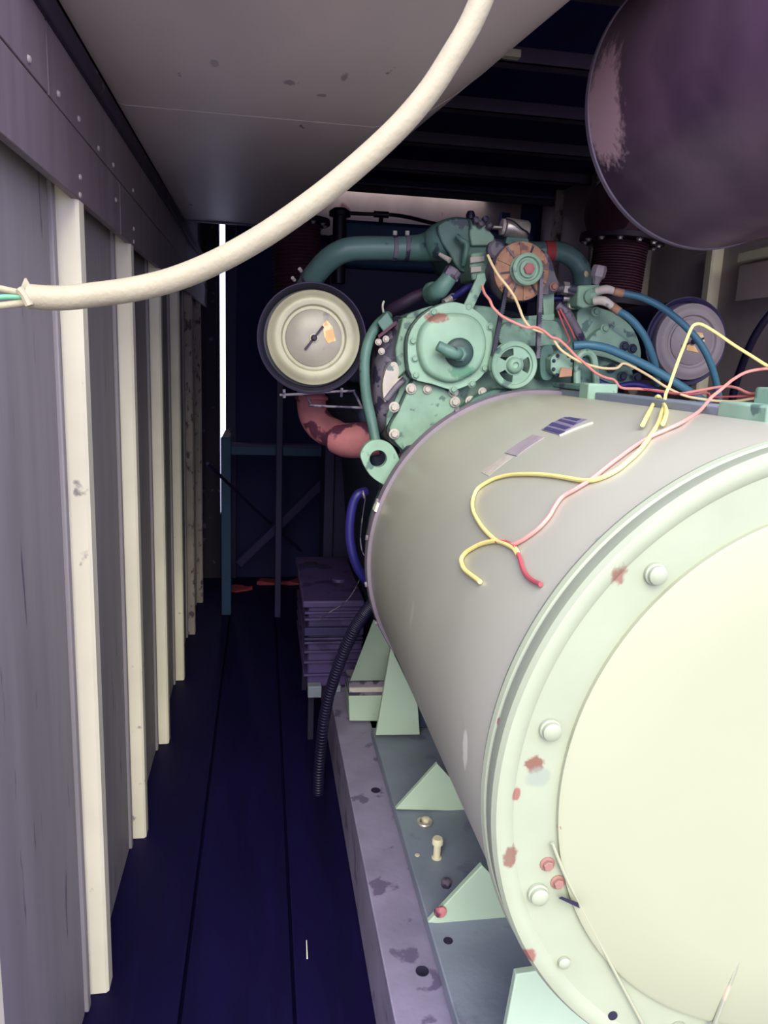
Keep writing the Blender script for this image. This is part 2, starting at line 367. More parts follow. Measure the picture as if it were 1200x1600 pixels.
t = thing('exhaust_silencer', 'big purple brown rusted silencer drum hanging at the upper right', 'silencer', (.989, 1.0, 1.71))
DC = (.989, 0, 2.008); DR = .298
bb = B(); bb.lathe([(.01, .96), (DR*.7, .965), (DR-.004, .98), (DR, .99), (DR, 1.2), (DR, 1.69)], (DC[0], 0, DC[2]), (0, 1, 0), 96)
obj('drum_shell', bb, M['drum'], t)
bb = B(); bb.lathe([(DR+.0005, 1.684), (DR+.003, 1.686), (DR+.003, 1.699), (DR-.004, 1.701), (DR*.7, 1.72), (.01, 1.73)], (DC[0], 0, DC[2]), (0, 1, 0), 96)
obj('end_head', bb, M['drumrim'], t)

for y in (1.18, 1.5):
    obj('hanger_strap', B().box(DC[0]-.02, DC[0]+.02, y, y+.03, DC[2]+DR-.004, ZC-.04), M['drumrim'], t)

# exhaust bellows with bolted flange and elbow
def bellows(name, label, base, top, r, y_off, flange_n, elbow, rad):
    base = Vector(base); top = Vector(top); ax = (top-base).normalized(); L = (top-base).length
    t = thing(name, label, 'bellows', base, 'exhaust bellows above the engine')
    n = 22; prof = []
    for i in range(n):
        a = L*i/n
        prof += [(r*.9, a), (r, a+L/n*.35), (r, a+L/n*.6), (r*.9, a+L/n*.95)]
    obj('bellows', B().lathe(prof, base, ax, 40), M['bellows'], t, ang=60)
    obj('flange', B().lathe([(r*.6, 0), (rad, 0), (rad, .022), (r*.6, .022)], top, ax, 48), M['flange'], t, .002)
    u = ax.orthogonal().normalized(); v = ax.cross(u)
    for k in range(flange_n):
        a = 2*PI*k/flange_n+.3
        bolt(t, top+(u*math.cos(a)+v*math.sin(a))*(rad*.86)-ax*.0005, .0085, M['boltlight'], -ax)
    obj('elbow', B().tube([top+ax*.02]+[Vector(p) for p in elbow], r*.85, 24), M['bellows'], t)
    obj('base_flange', B().lathe([(r*.6, -.02), (rad*.95, -.02), (rad*.95, .0), (r*.6, .0)], base, ax, 40), M['flange'], t)
    return t
bellows('exhaust_bellows', 'rust red ribbed bellows under the left duct, behind the left air cleaner', (0.16,3.62,1.683), (0.144,3.62,2.012), .112, 0, 12,
        [(0.143,3.64,2.108), (0.145,3.72,2.173)], .155)
bellows('exhaust_bellows', 'rust red ribbed bellows under the right silencer drum, beside the green elbow', (1.287,2.75,1.68), (1.3,2.75,1.885), .098, 0, 12,
        [(1.224,2.72,1.975), (1.16, 2.45, 2.0), (1.08, 2.1, 2.0), (1.0, 1.78, 2.005), (.995, 1.735, 2.007)], .152)

# ================================================================== WHITE CABLE
t = thing('power_cable', 'thick white cable sweeping across the view with a stripped frayed end', 'cable', (-0.223,0.8,1.477))
obj('jacket', B().tube([(-0.223,0.8,1.477),(-0.194,0.8,1.477),(-0.161,0.8,1.482),(-0.125,0.8,1.489),(-0.088,0.8,1.5),(-0.048,0.8,1.518),(-0.007,0.8,1.542),(0.03,0.8,1.568),(0.068,0.8,1.598),(0.105,0.8,1.631),(0.136,0.8,1.662),(0.162,0.8,1.694),(0.182,0.8,1.726),(0.199,0.8,1.756),(0.212,0.8,1.788),(0.222,0.8,1.825),(0.227,0.8,1.863)], .0118, 20), M['cable'], t)
obj('jacket_flap', B().hexa([(-0.23,0.795,1.481), (-0.218,0.795,1.484), (-0.223,0.795,1.493), (-0.225,0.795,1.493), (-0.231,0.8,1.481), (-0.22,0.8,1.484), (-0.224,0.8,1.494), (-0.226,0.8,1.494)]), M['cable'], t)
obj('jacket_tear', B().tube([(-0.229,0.79,1.483),(-0.224,0.79,1.477),(-0.22,0.79,1.468)], .004, 8), M['cable'], t)
obj('core_wire', B().tube([(-0.221,0.8,1.479),(-0.237,0.8,1.481),(-0.249,0.8,1.483),(-0.266,0.8,1.485)], .0034, 10), M['cable'], t)
obj('core_wire', B().tube([(-0.221,0.8,1.476),(-0.238,0.8,1.476),(-0.249,0.8,1.475),(-0.267,0.8,1.472)], .0028, 10), M['greencore'], t, label='green core wire')
obj('core_wire', B().tube([(-0.222,0.8,1.472),(-0.238,0.8,1.469),(-0.25,0.8,1.467),(-0.267,0.8,1.465)], .0036, 10), M['cable'], t)

# ================================================================== GENERATOR
AX, AZ, R = .681, .949, .4206
GN, GF = .735, 1.794
t = gen = thing('generator', 'large grey green cylindrical generator with pale bolted end ring', 'generator', (AX, 1.26, AZ-R))
O = (AX, 0, AZ)
obj('barrel', B().lathe([(R-.012, GN+.03), (R-.005, GN+.035)] + [(R-.004, GN+.04+i*.25) for i in range(4)] + [(R-.004, GF-.03), (R-.006, GF)], O, (0, 1, 0), 128), M['barrel'], t)
obj('drive_end_band', B().lathe([(R-.01, GF-.022), (R+.004, GF-.02), (R+.006, GF-.004), (R+.006, GF+.012), (R-.03, GF+.014)], O, (0, 1, 0), 128), M['barrelband'], t)
for a in (2.80, 3.02, 3.3, 2.1, 3.55):
    d = Vector((math.cos(a), 0, math.sin(a))); p = Vector((AX, GF-.004, AZ))+d*(R+.006)
    obj('band_clip', B().cyl(p-d*.004, p+d*.005, .007, None, 6), M['barrelband'], t)
x, y, z = (0.29,1.785,1.076)
d = Vector((x-AX, 0, z-AZ)).normalized(); n = Vector((-d.z, 0, d.x)); p = Vector((AX, GF-.024, AZ))+d*(R+.003)
obj('band_tag', B().hexa([p-n*.011, p+n*.011, p+n*.011+d*.006, p-n*.011+d*.006]+[q+Vector((0, .03, 0)) for q in (p-n*.011, p+n*.011, p+n*.011+d*.006, p-n*.011+d*.006)]), M['paper'], t)
# near ring: rolled lip, flat bolted flange
obj('front_ring', B().lathe([(R-.004, GN+.055), (R+.001, GN+.05), (R+.003, GN+.043), (R+.001, GN+.036), (R-.002, GN+.034), (R, GN+.030), (R+.001, GN+.008), (R-.003, GN+.001), (R-.010, GN-.001),
      (R-.020, GN+.001), (R-.024, GN+.004), (R-.03, GN+.004), (.335, GN+.004), (.335, GN+.03)], O, (0, 1, 0), 160), M['ring'], t, ang=30)
cv = B().lathe([(.345, GN+.012), (.345, GN-.002), (.340, GN-.0045), (.25, GN-.010), (.12, GN-.013), (.002, GN-.014)], O, (0, 1, 0), 128)
cov = obj('end_cover', cv, M['cover'], t, ang=35)
yb = GN+.0035
for x, z in [(0.424,1.213),(0.319,1.034),(0.322,0.826)]:
    obj('flange_bolt', B().lathe([(.0125, 0), (.0125, .004), (.0105, .005), (.0105, .010), (.007, .0125), (.001, .013)], (x, yb, z), (0, -1, 0), 20), M['ring'], t)
for a in (1.10, .51, -.08, -.67, -1.26, 1.68, -2.0, -1.6):
    obj('flange_bolt', B().lathe([(.0125, 0), (.0125, .004), (.0105, .005), (.0105, .010), (.007, .0125), (.001, .013)], (AX+.372*math.cos(a), yb, AZ+.372*math.sin(a)), (0, -1, 0), 20), M['ring'], t)
for x, z in [(0.363,0.728)]:
    obj('flange_bolt', B().lathe([(.0075, 0), (.0075, .004), (.005, .006), (.001, .0065)], (x, yb, z), (0, -1, 0), 16), M['ring'], t)
for x, z in [(0.331,0.863),(0.346,0.838)]: bolt(t, (x, GN+.004, z), .0062, M['rustbolt'])
for x, z in [(0.343,0.914),(0.267,1.042)][:1]: bolt(t, (x, GN+.001, z), .004, M['rustbolt'])
x, z = [(0.435,0.643)][0]
obj('drain_hole', B().lathe([(.006, 0), (.006, .0015), (.001, .0018)], (x, yb, z), (0, -1, 0), 16), M['hole'], t)
for x, z in [(0.275,1.03),(0.305,0.742)]:
    d = Vector((x-AX, 0, z-AZ)).normalized(); p = Vector((AX, .765, AZ))+d*(R-.006)
    bolt(t, p, .0055, M['rustbolt'], d, 'band_bolt')
for x, z in [(0.387,1.233)]:
    d = Vector((x-AX, 0, z-AZ)).normalized(); bolt(t, Vector((AX, .79, AZ))+d*(R-.006), .004, M['ring'], d, 'band_bolt')
# lower access plate and its bent tab
obj('cover_seam', B().tube([(0.332,0.732,0.894),(0.35,0.732,0.854),(0.372,0.732,0.812),(0.417,0.732,0.731),(0.479,0.732,0.621),(0.506,0.731,0.571)], .002, 8), M['cover'], t)
obj('cover_seam', B().tube([(0.615,0.729,0.813),(0.595,0.728,0.743),(0.571,0.728,0.634),(0.558,0.729,0.568)], .003, 8), M['rustseam'], t)
obj('bent_tab', B().hexa([(0.341,0.722,0.83), (0.365,0.715,0.82), (0.362,0.715,0.828), (0.345,0.722,0.831), (0.347,0.735,0.819), (0.375,0.735,0.803), (0.372,0.735,0.811), (0.351,0.735,0.821)]), M['hole'], t)
# worn label on the barrel
def patch(name, ca, off, m, parent, n=6):
    """thin plate wrapped on the barrel between four (angle, y) corners"""
    rings = []
    a, b_, c_, d_ = ca
    for i in range(n+1):
        s = i/n
        p0 = (a[0]+(b_[0]-a[0])*s, a[1]+(b_[1]-a[1])*s); p1 = (d_[0]+(c_[0]-d_[0])*s, d_[1]+(c_[1]-d_[1])*s)
        r0, r1 = R-.004+.0002, R-.004+off
        q = []
        for (th, y), rr in ((p0, r0), (p0, r1), (p1, r1), (p1, r0)): q.append((AX+rr*math.cos(th), y, AZ+rr*math.sin(th)))
        rings.append(q)
    return obj(name, B().rings(rings), m, parent)
lb = patch('label', [(2.0473,1.2834),(1.914,1.3073),(1.8963,1.2235),(2.0493,1.1978)], .0012, M['label'], t)
for ca in ([(2.043,1.2752),(2.021,1.2821),(2.0237,1.1947),(2.0444,1.1997)], [(2.0048,1.2893),(1.9801,1.296),(1.9864,1.2083),(2.0075,1.2103)], [(1.9914,1.2905),(1.9835,1.2389),(2.0009,1.2335),(2.007,1.2809)], [(1.925,1.2965),(1.9107,1.2871),(1.9071,1.24),(1.9291,1.2354)], [(1.9567,1.2949),(1.9422,1.2974),(1.944,1.2214),(1.9634,1.2166)]):
    patch('letter_stroke', ca, .002, M['ink'], lb, 2)
patch('label_edge', [(2.0512,1.196),(1.9089,1.1913),(1.9155,1.1828),(2.0557,1.1888)], .0014, M['paper'], lb, 4)
patch('label', [(2.2344,1.28),(2.0935,1.2808),(2.0877,1.2269),(2.2268,1.2217)], .0012, M['ghost'], t)
patch('label_residue', [(2.3625,1.2839),(2.2395,1.2636),(2.2364,1.2319),(2.3616,1.2379)], .0007, mat('label_residue', c(176, 168, 156), .6, var=.12, vscale=60), t)
# bar and brackets along the top right of the barrel
bar = obj('terminal_bar', B().box(.722, .775, .93, 1.80, 1.3595, 1.379), M['foot'], t, .003)
obj('terminal_bar_cap', B().box(.718, .779, 1.62, 1.83, 1.380, 1.392), M['green'], bar, .003)
obj('mounting_lug', B().box(.705, .775, 1.585, 1.635, 1.360, 1.398), M['mint'], t, .004)
obj('mounting_lug', B().box(.700, .79, .97, 1.09, 1.360, 1.388), M['mint'], t, .004)
obj('mounting_lug', B().box(.745, .80, .98, 1.07, 1.384, 1.412), M['mint'], t, .004)
# feet: triangular gussets under the barrel
def gusset(s_poly, y, name='gusset'):
    return obj(name, B().prism(s_poly, y, y+.014), M['gusset'], t, .002)
gusset([(0.354,0.27),(0.46,0.397),(0.514,0.335),(0.55,0.252)], 1.765)
gusset([(0.355,0.26),(0.466,0.39),(0.538,0.31),(0.565,0.244),(0.507,0.24)], 1.365)
gusset([(0.396,0.299),(0.412,0.463),(0.467,0.467),(0.53,0.385),(0.614,0.245)], 1.0)

# ================================================================== SKID
FZ = .258                                     # top of the foot plate
t = skid = thing('skid_frame', 'purple grey steel skid rail with bolt holes under the generator and engine', 'skid', (.8, 2.0, 0))
b = B()
for x0, x1 in ((.256, .268), (.352, .364)): b.box(x0, x1, .3, 4.1, .0, .212)
rail = obj('rail', b, M['rail'], t, .003)
obj('rail_top', B().box(.252, .372, .3, 4.1, .212, .222), M['rail'], t, .003)
obj('rail', B().box(.99, 1.11, .3, 4.1, 0, .222), M['rail'], t, .004)
for y in (.4, 1.9, 3.9):
    obj('cross_member', B().box(.364, .99, y, y+.1, .02, .18), M['rail'], t, .004)
for i, (x, y, z) in enumerate([(0.328,1.936,0.222),(0.327,1.279,0.222)]):
    obj('bolt_hole', B().lathe([(.0135, 0), (.0135, .0012), (.0115, .0012), (.0105, .0004), (.001, .0004)], (x, y, .222), (0, 0, 1), 20), M['hole'], t)
x, y, z = (0.246,1.39,0.226)
obj('bolt_hole', B().lathe([(.007, 0), (.007, .0012), (.001, .0014)], (.2562, 1.37, .205), (-1, 0, 0), 16), M['hole'], t)
# foot plates of the generator (they carry the gussets)
fp = obj('foot_plate', B().box(.357, .62, .86, 2.24, .225, FZ), M['foot'], gen, .003)
obj('foot_plate', B().box(.78, 1.01, .86, 2.24, .225, FZ), M['foot'], gen, .003)
obj('foot_pad', B().box(.60, .78, 1.0, 1.7, FZ, .56), M['foot'], gen, .01)
x, y, z = (0.423,1.577,0.258)
obj('foot_stud', B().lathe([(.0125, -.002), (.0125, .002), (.009, .004), (.009, .036), (.0135, .038), (.0135, .05), (.011, .053), (.001, .053)], (x, y, FZ), (0, 0, 1), 16), M['tan'], gen)
x, y, z = (0.422,1.714,0.258)
fr = obj('lug_ring', B().torus((x, y, FZ+.005), (0, 0, 1), .016, .005, 24, 8), M['steel'], gen)
obj('lug_nut', B().lathe([(.011, 0), (.011, .014), (.008, .016), (.001, .016)], (x+.004, y+.002, FZ), (0, 0, 1), 6), M['tan'], gen)
x, y, z = (0.378,1.591,0.258)
obj('foot_plug', B().lathe([(.006, 0), (.006, .001), (.001, .0015)], (x, y, FZ), (0, 0, 1), 12), M['tan'], gen)
x, y, z = (0.387,1.313,0.258)
obj('foot_plug', B().lathe([(.010, 0), (.010, .001), (.001, .0012)], (x, y, FZ), (0, 0, 1), 16), M['hole'], gen)
x, y, z = (0.422,1.477,0.258)
obj('foot_nut', B().lathe([(.012, 0), (.012, .014), (.007, .017), (.001, .017)], (x, y, FZ), (0, 0, 1), 6), M['foul'], gen)
obj('rust_spot', B().lathe([(.014, .0), (.013, .004), (.001, .006)], (0.38,1.362,0.288), (0, -1, 0), 12), M['rustpipe'], gen)

# ================================================================== ENGINE
t = eng = thing('diesel_engine', 'mint green diesel engine behind the generator with bolted covers and pulley', 'engine', (.70, 2.4, .222))
obj('engine_block', B().prism([(.42, .5), (.94, .5), (1.0, .95), (1.12, 1.28), (1.02, 1.42), (.78, 1.36), (.58, 1.36), (.36, 1.42), (.27, 1.28), (.38, .95)], 2.16, 3.6), M['dkgreen'], t, .01)
obj('oil_pan', B().prism([(.46, .27), (.9, .27), (.95, .51), (.41, .51)], 2.2, 3.5), M['dkgreen'], t, .01)
for s in (-1, 1):
    x = .69+s*.33
    obj('rocker_cover', B().prism(smooth_poly([(x-.09, 1.36), (x+.09, 1.36), (x+.1, 1.42), (x+.05, 1.5), (x-.05, 1.5), (x-.1, 1.42)], 3), 2.35, 3.5), M['dkgreen'], t, .006)
obj('blower_housing', B().prism(smooth_poly([(.54, 1.36), (.86, 1.36), (.9, 1.45), (.86, 1.56), (.7, 1.6), (.54, 1.56), (.5, 1.45)], 3), 2.3, 3.4), M['dkgreen'], t, .006)
# flywheel housing and gear train case
obj('flywheel_housing', B().lathe([(.36, 0), (.40, .02), (.40, .16), (.33, .20), (.1, .21)], (.681, 1.83, .93), (0, 1, 0), 64), M['green'], t)
obj('gear_case', B().prism(smooth_poly([(0.361,1.533),(0.389,1.557),(0.455,1.576),(0.592,1.577),(0.646,1.551),(0.788,1.558),(0.839,1.489),(0.867,1.388),(0.846,1.318),(0.671,1.227),(0.495,1.171),(0.389,1.195),(0.336,1.219),(0.323,1.287),(0.351,1.346),(0.357,1.436)], 3), 1.97, 2.2), M['mintdirtyshade'], t, .004)
obj('gear_case_edge', B().prism([(0.352,1.538),(0.389,1.54),(0.39,1.51),(0.371,1.485),(0.375,1.413),(0.346,1.387),(0.336,1.46)], 1.95, 2.1), M['mint'], t, .004)
# big round cover
gk = smooth_poly([(0.359,1.457),(0.365,1.504),(0.393,1.543),(0.435,1.57),(0.478,1.579),(0.523,1.565),(0.56,1.538),(0.576,1.504),(0.577,1.458),(0.568,1.419),(0.543,1.387),(0.49,1.363),(0.468,1.364),(0.428,1.375),(0.374,1.391)], 3)
gx = sum(p[0] for p in gk)/len(gk); gz = sum(p[1] for p in gk)/len(gk)
obj('gasket', B().prism([(gx+(x-gx)*1.022, gz+(z-gz)*1.022) for x, z in gk], 1.925, 1.972), M['deepgreen'], t)
cv = obj('round_cover', B().prism(smooth_poly([(0.359,1.457),(0.365,1.504),(0.393,1.543),(0.435,1.57),(0.478,1.579),(0.523,1.565),(0.56,1.538),(0.576,1.504),(0.577,1.458),(0.568,1.419),(0.543,1.387),(0.49,1.363),(0.468,1.364),(0.428,1.375),(0.374,1.391)], 3), 1.905, 1.97), M['mintchip'], t, .004)
o_ = smooth_poly([(0.383,1.458),(0.386,1.505),(0.407,1.533),(0.435,1.548),(0.497,1.551),(0.533,1.536),(0.553,1.503),(0.557,1.465),(0.548,1.431),(0.528,1.405),(0.484,1.383),(0.444,1.386),(0.403,1.409)], 3)
cx = sum(p[0] for p in o_)/len(o_); cz = sum(p[1] for p in o_)/len(o_)
sc = lambda k, y: [(cx+(x-cx)*k, y, cz+(z-cz)*k) for x, z in o_]
obj('cover_dish', B().rings([sc(1.03, 1.91), sc(1.0, 1.892), sc(.95, 1.884), sc(.86, 1.881), sc(.3, 1.879)]), M['mintchip'], cv, ang=50)
for p in [(0.371,1.905,1.48),(0.382,1.905,1.396),(0.42,1.905,1.552),(0.569,1.905,1.523),(0.56,1.905,1.42),(0.53,1.905,1.38),(0.482,1.905,1.364),(0.456,1.905,1.53),(0.378,1.905,1.437)]: bolt(cv, p, .0072, M['mint'])
obj('boss', B().lathe([(.036, 0), (.036, .012), (.031, .016), (.02, .018), (.001, .018)], (0.484,1.881,1.456), (0, -1, 0), 32), M['deepgreen'], cv)
obj('elbow_fitting', B().tube([(0.482,1.868,1.453),(0.471,1.845,1.452),(0.455,1.84,1.456),(0.437,1.84,1.463),(0.421,1.84,1.47)], [.014, .015, .015, .013, .0125], 14), M['green'], cv)
obj('hex_nut', B().lathe([(.019, 0), (.019, .018), (.014, .022), (.001, .022)], (0.481,1.868,1.452), (0, -1, 0), 6), M['green'], cv)
obj('hex_nut', B().lathe([(.016, 0), (.016, .014)], (0.457,1.845,1.455), (-1, 0, .35), 6), M['green'], cv)
# lower bolted plate
ga = smooth_poly([(0.378,1.373),(0.392,1.386),(0.426,1.378),(0.475,1.358),(0.512,1.311),(0.521,1.211),(0.381,1.188),(0.36,1.204),(0.332,1.234),(0.326,1.26),(0.346,1.298),(0.355,1.32)], 2)
gx = sum(p[0] for p in ga)/len(ga); gz = sum(p[1] for p in ga)/len(ga)
obj('gasket', B().prism([(gx+(x-gx)*1.035, gz+(z-gz)*1.035) for x, z in ga], 1.952, 1.975), M['deepgreen'], t)
lp = obj('lower_plate', B().prism(smooth_poly([(0.379,1.373),(0.393,1.386),(0.427,1.378),(0.476,1.358),(0.513,1.311),(0.523,1.21),(0.382,1.187),(0.361,1.204),(0.333,1.233),(0.327,1.26),(0.347,1.298),(0.356,1.32)], 2), 1.935, 2.0), M['mint'], t, .003)
for p in [(0.377,1.93,1.361),(0.335,1.93,1.313),(0.338,1.93,1.244),(0.495,1.93,1.331),(0.489,1.93,1.357),(0.536,1.93,1.334)]: bolt(lp, p, .0095, M['steel'] if False else M['chalk'])
for p in [(0.618,1.93,1.359),(0.567,1.93,1.359),(0.42,1.93,1.361)]: bolt(t, p, .008, M['chalk'])
obj('case_flange', B().prism([(0.507,1.313),(0.539,1.344),(0.586,1.365),(0.637,1.373),(0.641,1.357),(0.59,1.345),(0.558,1.325),(0.531,1.281)], 1.90, 1.95), M['green'], t, .004)
# left shoulder of the bell housing
o2 = [(0.291,1.434),(0.306,1.492),(0.332,1.525),(0.368,1.538),(0.382,1.47),(0.386,1.371),(0.333,1.247),(0.304,1.267),(0.29,1.334)]
cx = sum(p[0] for p in o2)/len(o2); cz = sum(p[1] for p in o2)/len(o2)
o2 = smooth_poly(o2, 3); sc = lambda k, y: [(cx+(x-cx)*k, y, cz+(z-cz)*k) for x, z in o2]
obj('bell_shoulder', B().rings([sc(1.1, 2.2), sc(1.06, 2.06), sc(.98, 2.015), sc(.8, 1.985), sc(.3, 1.975)]), M['foul'], t, ang=60)
obj('shoulder_boss', B().prism(smooth_poly([(0.306,1.369),(0.317,1.415),(0.337,1.427),(0.348,1.407),(0.346,1.384),(0.359,1.391),(0.333,1.35),(0.314,1.323)], 3), 1.95, 2.0), M['chalk'], t, .008)
obj('shoulder_rib', B().tube([(0.316,1.95,1.328),(0.34,1.95,1.361),(0.363,1.95,1.385)], .008, 10), M['foul'], t)
obj('sensor_block', B().hexa([(0.285,1.95,1.524), (0.305,1.95,1.498), (0.33,1.95,1.523), (0.311,1.95,1.551), (0.296,2.02,1.528), (0.315,2.02,1.501), (0.342,2.02,1.527), (0.322,2.02,1.555)]), M['green'], t, .003)
obj('sensor_bracket', B().hexa([(0.288,1.94,1.491), (0.29,1.94,1.483), (0.335,1.94,1.521), (0.331,1.94,1.528), (0.297,2.0,1.493), (0.299,2.0,1.485), (0.345,2.0,1.524), (0.342,2.0,1.531)]), M['bellows'], t)
obj('wire_stub', B().tube([(0.306,1.98,1.55),(0.303,1.98,1.566),(0.306,1.98,1.579)], .003, 8), M['steel'], t)
for p in [(0.3,1.95,1.452),(0.291,1.95,1.475),(0.31,1.95,1.483)]: bolt(t, p, .006, M['chalk'])
obj('coolant_pipe', B().tube([(0.33,2.06,1.546),(0.293,1.99,1.518),(0.27,1.97,1.481),(0.259,1.96,1.433),(0.26,1.96,1.384),(0.267,1.96,1.332),(0.281,1.96,1.278),(0.293,1.95,1.221)], .0135, 16), M['green'], t)
# lifting eye
eye = smooth_poly([(0.244,1.188),(0.247,1.21),(0.262,1.228),(0.284,1.235),(0.311,1.229),(0.329,1.212),(0.344,1.18),(0.347,1.143),(0.325,1.118),(0.305,1.121),(0.268,1.146)], 3)
x, y, z = (0.288,1.86,1.187)
obj('lifting_eye', B().prism(eye, 1.86, 1.885, [circle(x, z, .0215)]), M['mint'], t, .003)
obj('eye_bracket', B().prism([(0.302,1.121),(0.316,1.143),(0.372,1.213),(0.437,1.231),(0.413,1.047),(0.332,1.046),(0.31,1.088)], 1.885, 1.94), M['foul'], t, .003)
# thermostat elbow and hose
obj('thermostat_flange', B().lathe([(.027, 0), (.029, .004), (.029, .016), (.022, .02), (.002, .02)], (0.433,2.02,1.606), (.55, -.8, .1), 28), M['green'], t)
obj('thermostat_elbow', B().tube([(0.433,2.0,1.605),(0.44,1.96,1.607),(0.45,1.945,1.62),(0.464,1.945,1.639),(0.475,1.95,1.653)], [.022, .023, .022, .020, .019], 18), M['green'], t)
obj('elbow_hex', B().lathe([(.0225, 0), (.0225, .022), (.019, .025), (.002, .025)], (0.466,1.945,1.641), (.42, 0, .75), 6), M['foul'], t)
obj('coolant_hose', B().tube([(0.428,2.04,1.609),(0.399,2.05,1.598),(0.374,2.06,1.583),(0.349,2.08,1.568),(0.333,2.1,1.551)], .0155, 14), M['flange'], t)
obj('fuel_line', B().tube([(0.477,1.96,1.593),(0.501,1.97,1.607),(0.532,1.98,1.626),(0.573,2.0,1.613),(0.659,2.02,1.603),(0.749,2.02,1.61),(0.819,2.0,1.613)], .0085, 10), M['navyhose'], t)
obj('ferrule', B().cyl((0.458,1.955,1.58), (0.485,1.965,1.598), .0095, None, 12), M['steel'], t)
obj('ferrule', B().cyl((0.793,1.995,1.611), (0.822,1.99,1.612), .009, None, 12), M['steel'], t)
obj('ferrule', B().cyl((0.805,1.985,1.591), (0.825,1.985,1.589), .007, None, 10), M['paper'], t)
# intake piping and blower inlet
obj('intake_pipe', B().tube([(0.107,2.26,1.592),(0.126,2.24,1.628),(0.143,2.21,1.656),(0.169,2.18,1.687),(0.196,2.16,1.708),(0.23,2.15,1.722),(0.276,2.15,1.728),(0.348,2.15,1.732),(0.398,2.15,1.735)], .0318, 28), M['pipe'], t)
for u in (0, 1):
    p = [(0.35,2.15,1.732), (0.384,2.15,1.734)][u]
    cl_ = obj('hose_clamp', B().lathe([(.0325, 0), (.0350, .001), (.0350, .011), (.0325, .012)], p, (1, 0, 0), 32, False), M['foul'], t)
    q = Vector(p); obj('clamp_screw', B().cyl(q+Vector((.006, 0, .034)), q+Vector((.006, 0, .046)), .006, None, 8), M['chalk'], cl_)
p = (0.132,2.225,1.638)
cl_ = obj('hose_clamp', B().lathe([(.0325, 0), (.0345, .001), (.0345, .008), (.0325, .009)], p, [0.023999999999999994,-0.03000000000000025,0.03400000000000003], 32, False), M['foul'], t)
for p in [(0.086,2.2,1.638),(0.105,2.2,1.663)]: obj('clamp_screw', B().cyl(p, (p[0]-.006, p[1]-.01, p[2]+.006), .005, None, 8), M['chalk'], cl_)
obj('inlet_elbow', B().tube([(0.391,2.15,1.735),(0.425,2.15,1.737),(0.454,2.14,1.742),(0.481,2.12,1.753),(0.52,2.12,1.765),(0.567,2.14,1.768)], [.033, .036, .042, .052, .055, .05], 28), M['green'], t)
obj('inlet_casting', B().prism(smooth_poly([(0.455,1.785),(0.495,1.805),(0.537,1.806),(0.553,1.778),(0.603,1.771),(0.619,1.746),(0.61,1.713),(0.549,1.693),(0.535,1.669),(0.509,1.687),(0.49,1.716),(0.467,1.744)], 2), 2.06, 2.3), M['green'], t, .010)
obj('inlet_plate', B().prism([(0.54,1.8),(0.585,1.785),(0.607,1.764),(0.602,1.741),(0.546,1.737),(0.539,1.766)], 2.045, 2.07), M['mint'], t, .003)
obj('inlet_lever', B().tube([(0.503,2.04,1.758),(0.513,2.03,1.747),(0.528,2.03,1.737),(0.526,2.03,1.708),(0.525,2.04,1.686)], [.007, .007, .0085, .008, .007], 10), M['green'], t)
obj('drain_cock', B().cyl((0.461,2.05,1.711), (0.485,2.03,1.694), .005, .0075, 10), M['chalk'], t)
obj('outlet_block', B().prism([(0.534,1.711),(0.581,1.72),(0.587,1.682),(0.572,1.649),(0.541,1.644),(0.532,1.682)], 2.0, 2.12), M['mint'], t, .004)
obj('block_strip', B().prism([(0.53,1.7),(0.567,1.705),(0.568,1.693),(0.531,1.686)], 1.99, 2.0), M['chalk'], t)
obj('block_strip', B().prism([(0.533,1.675),(0.56,1.679),(0.561,1.667),(0.534,1.662)], 1.99, 2.0), M['chalk'], t)
# shut-down solenoid and linkage
so = obj('solenoid', B().lathe([(.018, 0), (.024, .002), (.025, .004), (.025, .062), (.022, .066), (.002, .066)], (0.637,2.06,1.792), (1, 0, -.08), 28), M['steel'], t)
obj('solenoid_cap', B().lathe([(.021, 0), (.021, .008), (.002, .008)], (0.628,2.06,1.792), (1, 0, -.08), 24), M['chalk'], so)
obj('solenoid_wire', B().tube([(0.631,2.03,1.807),(0.651,2.025,1.801),(0.674,2.025,1.785),(0.694,2.03,1.776),(0.708,2.05,1.762)], .0022, 8), M['black'], so)
obj('solenoid_bracket', B().prism([(0.643,1.766),(0.704,1.766),(0.708,1.75),(0.659,1.744),(0.64,1.75)], 2.05, 2.12), M['green'], t, .002)
obj('linkage_rod', B().cyl((0.557,2.05,1.786), (0.627,2.05,1.789), .0042, None, 10), M['steel'], t)
for u, v, in ((0, 0), (1, 1), (2, 2), (3, 3)):
    p = [(0.548,2.04,1.796),(0.562,2.04,1.788),(0.574,2.04,1.8),(0.587,2.04,1.784)][u]
    obj('linkage_knuckle', B().lathe([(.008, 0), (.0095, .004), (.0085, .014), (.003, .018)], p, (.2, -.9, .3), 10), M['foul'], t)
obj('breather_cap', B().lathe([(.012, 0), (.013, .01), (.009, .02), (.002, .022)], (0.558,2.12,1.817), (0, 0, 1), 14), M['black'], t)
